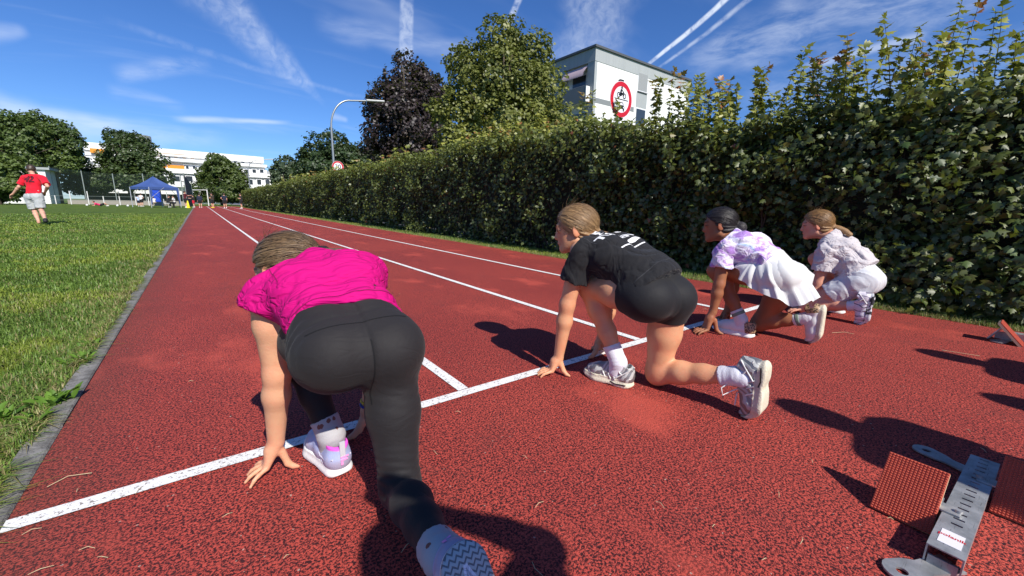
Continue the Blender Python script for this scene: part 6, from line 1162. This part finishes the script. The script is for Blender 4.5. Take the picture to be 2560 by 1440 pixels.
# ------------------------------------------------------------------ starting blocks
m_, t, b = principled('worn galvanised steel'); p = geo_pos(t); c = MIX(t, SMOOTH(t, NOISE(t, p, 18, 4, 0.65), 0.3, 0.7), (0.30, 0.31, 0.31), (0.50, 0.505, 0.50)); c = MIX(t, SMOOTH(t, NOISE(t, VMAP(t, p, (4, 60, 10)), 6, 3, 0.6), 0.62, 0.72), c, (0.18, 0.185, 0.18)); put(t, b.inputs['Base Color'], c); b.inputs['Metallic'].default_value = 0.55; put(t, b.inputs['Roughness'], M(t, 'MULTIPLY_ADD', NOISE(t, p, 40, 3), 0.3, 0.32)); bump(t, b, NOISE(t, p, 90, 3), 0.15, 0.003); STEEL = m_
RUB = plain('red brown rubber', (0.50, 0.095, 0.055), 0.8, var=0.10, scale=30); WOOD = plain('pale plywood edge', (0.62, 0.48, 0.30), 0.8)
def start_block(org, ang, label, left_x, right_x, green=False):
    """rail along local x; pads either side, leaning back along +x"""
    root = empty('starting_block', (org[0], org[1], 0), label, 'starting block'); root.rotation_euler = (0, 0, ang); root.rotation_mode = 'XYZ'
    L = 0.60; z1 = 0.055; w = 0.030; th = 0.003
    mb = MB(); slots = [0.06+0.030*i for i in range(16)]
    # top plate in strips round the slots
    xs = [0.0]
    for s_ in slots: xs += [s_+0.075-0.0035, s_+0.075+0.0035]
    xs.append(L)
    for i in range(0, len(xs), 2): mb.box((xs[i], -w, z1-th), (xs[i+1], w, z1))
    for i in range(1, len(xs)-1, 2): mb.box((xs[i], -w, z1-th), (xs[i+1], -0.010, z1)); mb.box((xs[i], 0.010, z1-th), (xs[i+1], w, z1))
    mb.box((0, -w, 0.012), (L, -w+th, z1-th)); mb.box((0, w-th, 0.012), (L, w, z1-th)); mb.build('rail', STEEL, root, True)
    for x0, sgn in ((0.60, 1), (0.0, -1)):
        ol = [(-0.03, -0.026), (0.05, -0.020), (0.075, -0.030)]+circle(10, 0.034, (0.110, 0), -1.9, 1.9)+[(0.075, 0.030), (0.05, 0.020), (-0.03, 0.026)]
        mb = MB(); 
        # flat plate with a round hole, made of two halves
        n = len(ol)//2; hole = circle(10, 0.011, (0.110, 0), -math.pi/2, math.pi/2)
        up_ = [q for q in ol if q[1] >= 0]; hh = [(0.121*0+0.110+0.011*math.cos(a), 0.011*math.sin(a)) for a in np.linspace(0, math.pi, 8)]
        up_s = sorted([q for q in ol if q[1] > 0.001], key=lambda q: -math.atan2(q[1], q[0]-0.06) if False else 0)
        upper = [(0.144, 0.0)]+[q for q in ol if q[1] > 0.001]+[(-0.03, 0.0)]+[(q[0], q[1]) for q in reversed(hh)]
        lower = [(x, -y) for x, y in reversed(upper)]
        u = (0.35, 0.94, 0) if sgn > 0 else (-0.9, 0.44, 0); v = (-u[1], u[0], 0); o = (x0-0.02*sgn, 0.022 if sgn > 0 else 0.0, 0.004)
        mb.prism(upper, o, u, v, (0, 0, 1), 0.005); mb.prism(lower, o, u, v, (0, 0, 1), 0.005); mb.build('foot_plate', STEEL, root, True)
    MB().box((0.001, -w+0.006, 0.006), (0.006, w-0.006, 0.030)).build('end_plate', STEEL, root, True)
    for x0, sy in ((left_x, 1), (right_x, -1)):
        T = Matrix.Translation((x0, sy*0.036, 0.006)) @ Matrix.Rotation(math.radians(40), 4, 'Y')        # local z runs up the pad, x is its back
        wy = 0.118; hz = 0.165; y0, y1 = (0, wy) if sy > 0 else (-wy, 0)
        pad = MB().box((0.004, y0, 0), (0.016, y1, hz), T).build('pad', WOOD, root, True)
        V, F = [], []; nx, nz = 17, 26
        mb = MB(); mb.box((-0.001, y0, 0), (0.0035, y1, hz), T)
        for i in range(nx):
            for j in range(nz):
                ya, yb = y0+(y1-y0)*(i+0.14)/nx, y0+(y1-y0)*(i+0.86)/nx; za, zb = hz*(j+0.14)/nz, hz*(j+0.86)/nz; yc, zc = (ya+yb)/2, (za+zb)/2
                vs = [(-0.001, ya, za), (-0.001, yb, za), (-0.001, yb, zb), (-0.001, ya, zb), (-0.0045, yc*0.55+ya*0.45, zc*0.55+za*0.45), (-0.0045, yc*0.55+yb*0.45, zc*0.55+za*0.45), (-0.0045, yc*0.55+yb*0.45, zc*0.55+zb*0.45), (-0.0045, yc*0.55+ya*0.45, zc*0.55+zb*0.45)]
                mb.add([T @ Vector(q) for q in vs], [(4, 5, 6, 7), (0, 1, 5, 4), (1, 2, 6, 5), (2, 3, 7, 6), (3, 0, 4, 7)])
        rb = mb.build('rubber_face', RUB, pad, True); tag(rb, kind='stuff')
        br = MB(); br.box((x0+0.045, min(0, sy*0.040)-0.012*(sy < 0), z1+0.001), (x0+0.085, max(0, sy*0.040)+0.012*(sy > 0), z1+0.005)); br.box((x0+0.05, sy*0.038-0.002, 0.01), (x0+0.12, sy*0.038+0.002, z1)); br.tube([(x0+0.145, sy*0.09, 0.008), (x0+0.095, sy*0.09, 0.095)], 0.006, 6); br.build('bracket', STEEL, root, True)
        MB().tube([(x0+0.065, 0.004*sy, z1+0.005), (x0+0.065, 0.004*sy, z1+0.012)], 0.007, 8).build('bolt', STEEL, root, True)
    return root
sb = start_block((1.238, 0.018), -0.032, 'steel starting block with two ribbed red pads and a white sticker', 0.125, 0.375)
MB().box((0.030, -0.020, 0.0553), (0.092, 0.018, 0.0560)).build('sticker', plain('white sticker', (0.78, 0.76, 0.78), 0.4), sb, True)
V, F = text_mesh('polanik', 0.0155, 0.0003); MB().add([(0.068+p_[1], -0.001-p_[0], 0.0564) for p_ in V], F).build('sticker_print', RED, sb, True)
start_block((4.03, -0.545), 1.5708, 'starting block with a red pad at the foot of the hedge', 0.52, 0.20)

# ------------------------------------------------------------------ other people
def stand(loc, phi, H, mod=None):
    s = H/1.45; B = dict(hL=(-0.08, 0, 0.74), hR=(0.08, 0, 0.74), kL=(-0.085, 0.02, 0.41), kR=(0.085, 0.02, 0.41), aL=(-0.085, 0, 0.075), aR=(0.085, 0, 0.075), wst=(0, 0, 0.87), chs=(0, 0, 1.0), nk=(0, -0.005, 1.17), sL=(-0.15, 0, 1.13), sR=(0.15, 0, 1.13), eL=(-0.19, -0.02, 0.90), eR=(0.19, -0.02, 0.90), wL=(-0.20, 0.05, 0.70), wR=(0.20, 0.05, 0.70), hd=(0, 0.02, 1.315), face=(0, 1, -0.1), up=(0, 0, 1), rump=(0, -1, 0), back=(0, -1, 0))
    B.update(mod or {}); c, q = math.cos(phi), math.sin(phi); J = {}
    for k, (x, y, z) in B.items():
        v = V3(c*x-q*y, q*x+c*y, z); J[k] = v if k in ('face', 'up', 'rump', 'back') else v*s+V3(loc[0], loc[1], 0)
    return J, s
def figure(J, s, h, root, skin, shirt, shorts, hair, shoes, sleeve=0.6, leglen=0.85, loose=0.02, long_sleeve=False, bare=''):
    def hands(S):
        for sd in 'LR': hand_free(S, J['w'+sd], J['w'+sd]-J['e'+sd], V3(0.3 if sd == 'R' else -0.3, 0.2, 0.3), s) if h < 0.015 else S.cone(J['w'+sd], J['w'+sd]+nrm(J['w'+sd]-J['e'+sd])*0.11*s, 0.03*s, 0.025*s, 0.02)
        for sd in bare: fd = nrm(J['face']*V3(1, 1, 0)); S.cone(J['a'+sd]-V3(0, 0, 0.035*s), J['a'+sd]+fd*0.13*s-V3(0, 0, 0.048*s), 0.032*s, 0.024*s, 0.02)
    body_obj(J, s, h, skin, root, hands); lo, hi = bounds(J, m=0.2); S = SDF(lo, hi, h); torso(S, J, s, loose); spn = nrm(J['nk']-J['wst']); tt = 1.0 if long_sleeve else sleeve
    for sd in 'LR':
        A, E_ = J['s'+sd], J['e'+sd]; S.cone(A, A+(E_-A)*tt, 0.056*s+loose*0.4, 0.058*s+loose*0.5, 0.04, True)
        if long_sleeve: S.cone(E_, J['w'+sd], 0.045*s+loose*0.3, 0.036*s+loose*0.2, 0.03, True)
    S.warp(folds(J, 0.010*s, 14, 5, 3.0, 0.6)); S.plane(J['wst']-spn*0.12*s, spn); S.plane(J['nk']+spn*0.03, -spn); so = smooth_obj('shirt', S, shirt, root)
    S = SDF(lo, hi, h); torso(S, J, s, loose*0.7)
    for sd in 'LR':
        H_, K_, A_k = J['h'+sd], J['k'+sd], J['a'+sd]; S.cone(H_, H_+(K_-H_)*min(leglen, 1.0), 0.095*s+loose*0.5, 0.076*s+loose*0.8, 0.03, leglen <= 1)
        if leglen > 1: S.cone(K_, A_k, 0.066*s+loose*0.5, 0.05*s+loose*0.4, 0.03, True)
    S.warp(folds(J, 0.009*s, 10, 9, 8.0, 1.3)); S.plane(J['wst']-spn*0.02, -spn); smooth_obj('shorts' if leglen <= 1 else 'trousers', S, shorts, root)
    R = head_frame(J); S = SDF(J['hd']-0.2*s, J['hd']+0.2*s, min(h, 0.012)); S.ell(J['hd']+R.T@V3(0, -0.014, 0.030)*s, R, (0.083*s, 0.100*s, 0.088*s), 0); S.ell(J['hd']+R.T@V3(0, -0.04, -0.02)*s, R, (0.070*s, 0.066*s, 0.055*s), 0.02); S.warp(lambda P: 0.012*(vnoise(P, 60)-0.5)); S.plane(J['hd']+R.T@V3(0, 0.075, 0.068)*s, R[1]*(-0.74)+R[2]*0.67)
    smooth_obj('hair', S, hair, root, None, lambda V: {'strand': V[:, 0]*8})
    for sd in 'LR':
        if sd in bare: continue
        A = J['a'+sd]; fd = nrm(J['face']*V3(1, 1, 0)); S = SDF(A-0.2*s, A+0.25*s, min(h, 0.014)); S.cone(A-V3(0, 0, 0.035*s)-fd*0.03*s, A-V3(0, 0, 0.045*s)+fd*0.13*s, 0.040*s, 0.034*s, 0.02); S.cone(A, A-V3(0, 0, 0.04*s), 0.038*s, 0.04*s, 0.02); smooth_obj('shoe', S, shoes, root)
    return so
def cl(name, c): return mat_cloth(name, c, 0.85, 0.06, 300, 0.1, 0.2)
C_RED = cl('red football shirt', (0.70, 0.010, 0.030)); C_GREY = cl('silver grey shorts', (0.42, 0.44, 0.44)); C_BLK = cl('black sportswear', (0.018, 0.018, 0.02)); C_NAVY = cl('navy sportswear', (0.020, 0.026, 0.05)); C_WH = cl('white sportswear', (0.72, 0.70, 0.70)); C_MAR = cl('maroon shirt', (0.10, 0.012, 0.022)); C_OLV = cl('dark olive shirt', (0.06, 0.05, 0.035)); C_RSH = cl('bright red shorts', (0.62, 0.015, 0.04)); C_LB = cl('pale blue sleeves', (0.45, 0.55, 0.75)); C_BEIGE = cl('beige cloth', (0.45, 0.35, 0.26))
S_BLK = plain('black shoe', (0.02, 0.02, 0.022), 0.6); S_WH = plain('white shoe', (0.75, 0.74, 0.72), 0.6); S_YEL = plain('yellow shoe', (0.75, 0.62, 0.06), 0.6); BRN = mat_hair('short brown hair', (0.03, 0.018, 0.010), (0.07, 0.042, 0.024), (0.10, 0.06, 0.035))
SKF = mat_skin('pale skin', (0.66, 0.38, 0.26), (0.66, 0.31, 0.22))
# boy walking away over the grass
DB = 12.35; B = lambda x, y, dd=0.0: atD((x, y), DB+dd)
J = dict(hd=B(78, 424), nk=B(83, 439), sL=B(61, 446), sR=B(107, 446), chs=B(84, 456), wst=B(85, 474), eL=B(47, 467, -0.05), wL=B(33, 484, -0.02), eR=B(119, 466, -0.1), wR=B(112, 482, 0.15), hL=B(75, 493), hR=B(95, 493), kL=B(86, 527, 0.1), kR=B(103, 525, 0.05), aL=B(96, 552, -0.05), aR=B(112, 544, -0.3), face=nrm(V3(-0.1, 1, -0.5)), up=V3(0, 0.3, 1), rump=V3(0, -1, 0), back=V3(0, -1, 0)); J['aL'][2] = 0.10; J['aR'][2] = 0.16
boy = person('person', (J['aL'][0], J['aL'][1]), 'boy in red number 42 shirt walking away across the grass'); bs = figure(J, 1.22, 0.011, boy, SKF, C_RED, C_GREY, BRN, S_BLK, 0.75, 0.86, 0.03, bare='L')
V, F = text_mesh('42', 0.26, 0.010); V2, F2 = densify(V[:, :2]*np.array([1.15, 1]), F, 0.05); lu = nrm(J['sR']-J['sL']); vu = nrm(J['nk']-J['wst']); decal('number', V2, F2, J['chs']+vu*0.06, lu, vu, bvh_of(bs), plain('dark print', (0.10, 0.004, 0.012), 0.8), boy, 0.008)
# people at the far end
def far(px, D, phi, H, label, shirt, shorts, hair=BRN, shoes=S_WH, mod=None, skin=SKF, **kw):
    g = gnd(px, D); J, s = stand(g, phi, H, mod); r = person('person', g, label, 'people at the far end of the track'); figure(J, s, 0.028, r, skin, shirt, shorts, hair, shoes, **kw); return r
PIh = math.pi
arms_f = dict(eR=(0.14, 0.20, 1.02), wR=(0.06, 0.40, 1.06), eL=(-0.14, 0.20, 1.02), wL=(-0.06, 0.38, 1.04))
fold = dict(eR=(0.22, 0.02, 0.92), wR=(0.02, 0.16, 0.95), eL=(-0.22, 0.02, 0.92), wL=(-0.02, 0.17, 0.97))
far(500, 44.5, 0.1, 1.55, 'child in navy and white jacket waiting on the inside lane', C_NAVY, C_BLK, long_sleeve=True)
far(531, 44.5, 0.9, 1.66, 'child in dark olive shirt with yellow shoes on the track', C_OLV, C_BLK, shoes=S_YEL, mod=fold)
far(562, 43.5, 0.3, 1.62, 'child in navy T-shirt with hands on hips on the track', C_NAVY, C_BLK, mod=dict(eL=(-0.30, -0.02, 0.95), wL=(-0.16, 0.05, 0.82)))
far(603, 43.5, 1.3, 1.62, 'child in black kit on the outside lane by the hedge', C_BLK, C_BLK, mod=fold)
far(464, 43.0, -1.2, 1.78, 'adult in maroon T-shirt and black shorts pointing across the track', C_MAR, C_BLK, mod=arms_f, shoes=S_WH)
far(484, 46.0, 1.2, 1.40, 'child in black T-shirt and red shorts at the finish', C_BLK, C_RSH, mod=arms_f)
far(354, 45.5, -0.6, 1.50, 'child in white T-shirt standing under the gazebo', C_WH, C_BLK, mod=fold); far(347, 46.0, 0.4, 1.30, 'small child in pale top behind the gazebo leg', C_LB, C_NAVY)
sit = dict(hL=(-0.08, 0, 0.46), hR=(0.08, 0, 0.46), kL=(-0.09, 0.36, 0.46), kR=(0.09, 0.36, 0.46), aL=(-0.09, 0.36, 0.08), aR=(0.09, 0.36, 0.08), wst=(0, 0, 0.60), chs=(0, 0.02, 0.74), nk=(0, 0.04, 0.90), sL=(-0.15, 0.03, 0.86), sR=(0.15, 0.03, 0.86), eL=(-0.18, 0.14, 0.66), eR=(0.18, 0.14, 0.66), wL=(-0.10, 0.34, 0.66), wR=(0.10, 0.34, 0.66), hd=(0, 0.07, 1.04))
far(421, 42.2, -1.35, 1.60, 'timekeeper in black sitting at the gazebo table', C_BLK, C_BLK, mod=sit, leglen=1.9, long_sleeve=True, shoes=S_BLK); far(436, 43.8, 1.4, 1.60, 'timekeeper in white shirt sitting at the gazebo table', C_WH, C_NAVY, mod=sit, leglen=1.9)
far(385, 50, 0.2, 1.45, 'child in white sitting on the low wall behind the gazebo', C_WH, C_BEIGE, mod=sit)
lie = dict(hL=(0.30, -0.08, 0.12), hR=(0.30, 0.08, 0.12), kL=(0.62, -0.10, 0.30), kR=(0.62, 0.12, 0.26), aL=(0.82, -0.08, 0.08), aR=(0.86, 0.10, 0.08), wst=(0.17, 0, 0.14), chs=(0.05, 0, 0.20), nk=(-0.10, 0, 0.30), sL=(-0.06, -0.15, 0.26), sR=(-0.06, 0.15, 0.26), eL=(-0.18, -0.18, 0.06), eR=(-0.16, 0.20, 0.06), wL=(-0.26, -0.10, 0.06), wR=(-0.26, 0.10, 0.06), hd=(-0.20, 0, 0.42), face=(-1, 0, 0.1), up=(0.3, 0, 1), rump=(0, 0, 1), back=(0, 0, 1))
far(240, 44, 0.2, 1.55, 'child in bright pink top lying on the far grass', cl('bright pink top', (0.70, 0.03, 0.14)), C_BLK, mod=lie)
cone_ = gnd(469, 42.5); mb = MB(); mb.tube([(*cone_[:2], 0.0), (*cone_[:2], 0.02), (*cone_[:2], 0.03), (*cone_[:2], 0.75)], [0.2, 0.2, 0.14, 0.05], 14); tag(mb.build('marker_cone', plain('yellow plastic', (0.80, 0.66, 0.02), 0.5)), 'yellow marker cone beside the adult in maroon', 'cone')
# people who stand behind the start line: they only show by their shadows
def near_person(loc, phi, H, label, mod, shirt, shorts, hair=BRN):
    J, s = stand(loc, phi, H, mod); r = person('person', loc, label); figure(J, s, 0.016, r, SKIN2, shirt, shorts, hair, S_WH, leglen=0.6); return r
near_person((1.79, -1.10), 0.05, 1.52, 'waiting child whose shadow falls on the starting block', None, C_NAVY, C_BLK); near_person((3.20, -1.30), 0.0, 1.50, 'waiting child whose shadow falls beside the hedge', None, C_WH, C_BLK); near_person((2.62, -1.62), 0.0, 1.52, 'waiting child between two others behind the start', None, C_RSH, C_BLK)
PL = V3(0.20, -0.93, 0); PS = 1.66/1.45; up_arm = {}  # added unseen adult, arm posed to cast the camera holder's shadow
for k_, w_ in (('eR', (0.50, -0.91, 1.39)), ('wR', (0.30, -0.70, 1.46)), ('eL', (-0.08, -0.95, 1.08)), ('wL', (0.02, -0.72, 1.16))): up_arm[k_] = tuple((V3(*w_)-PL)/PS)
near_person((PL[0], PL[1]), 0.0, 1.66, 'added out-of-view adult with one arm raised casting the camera holder shadow', up_arm, C_WH, C_NAVY)
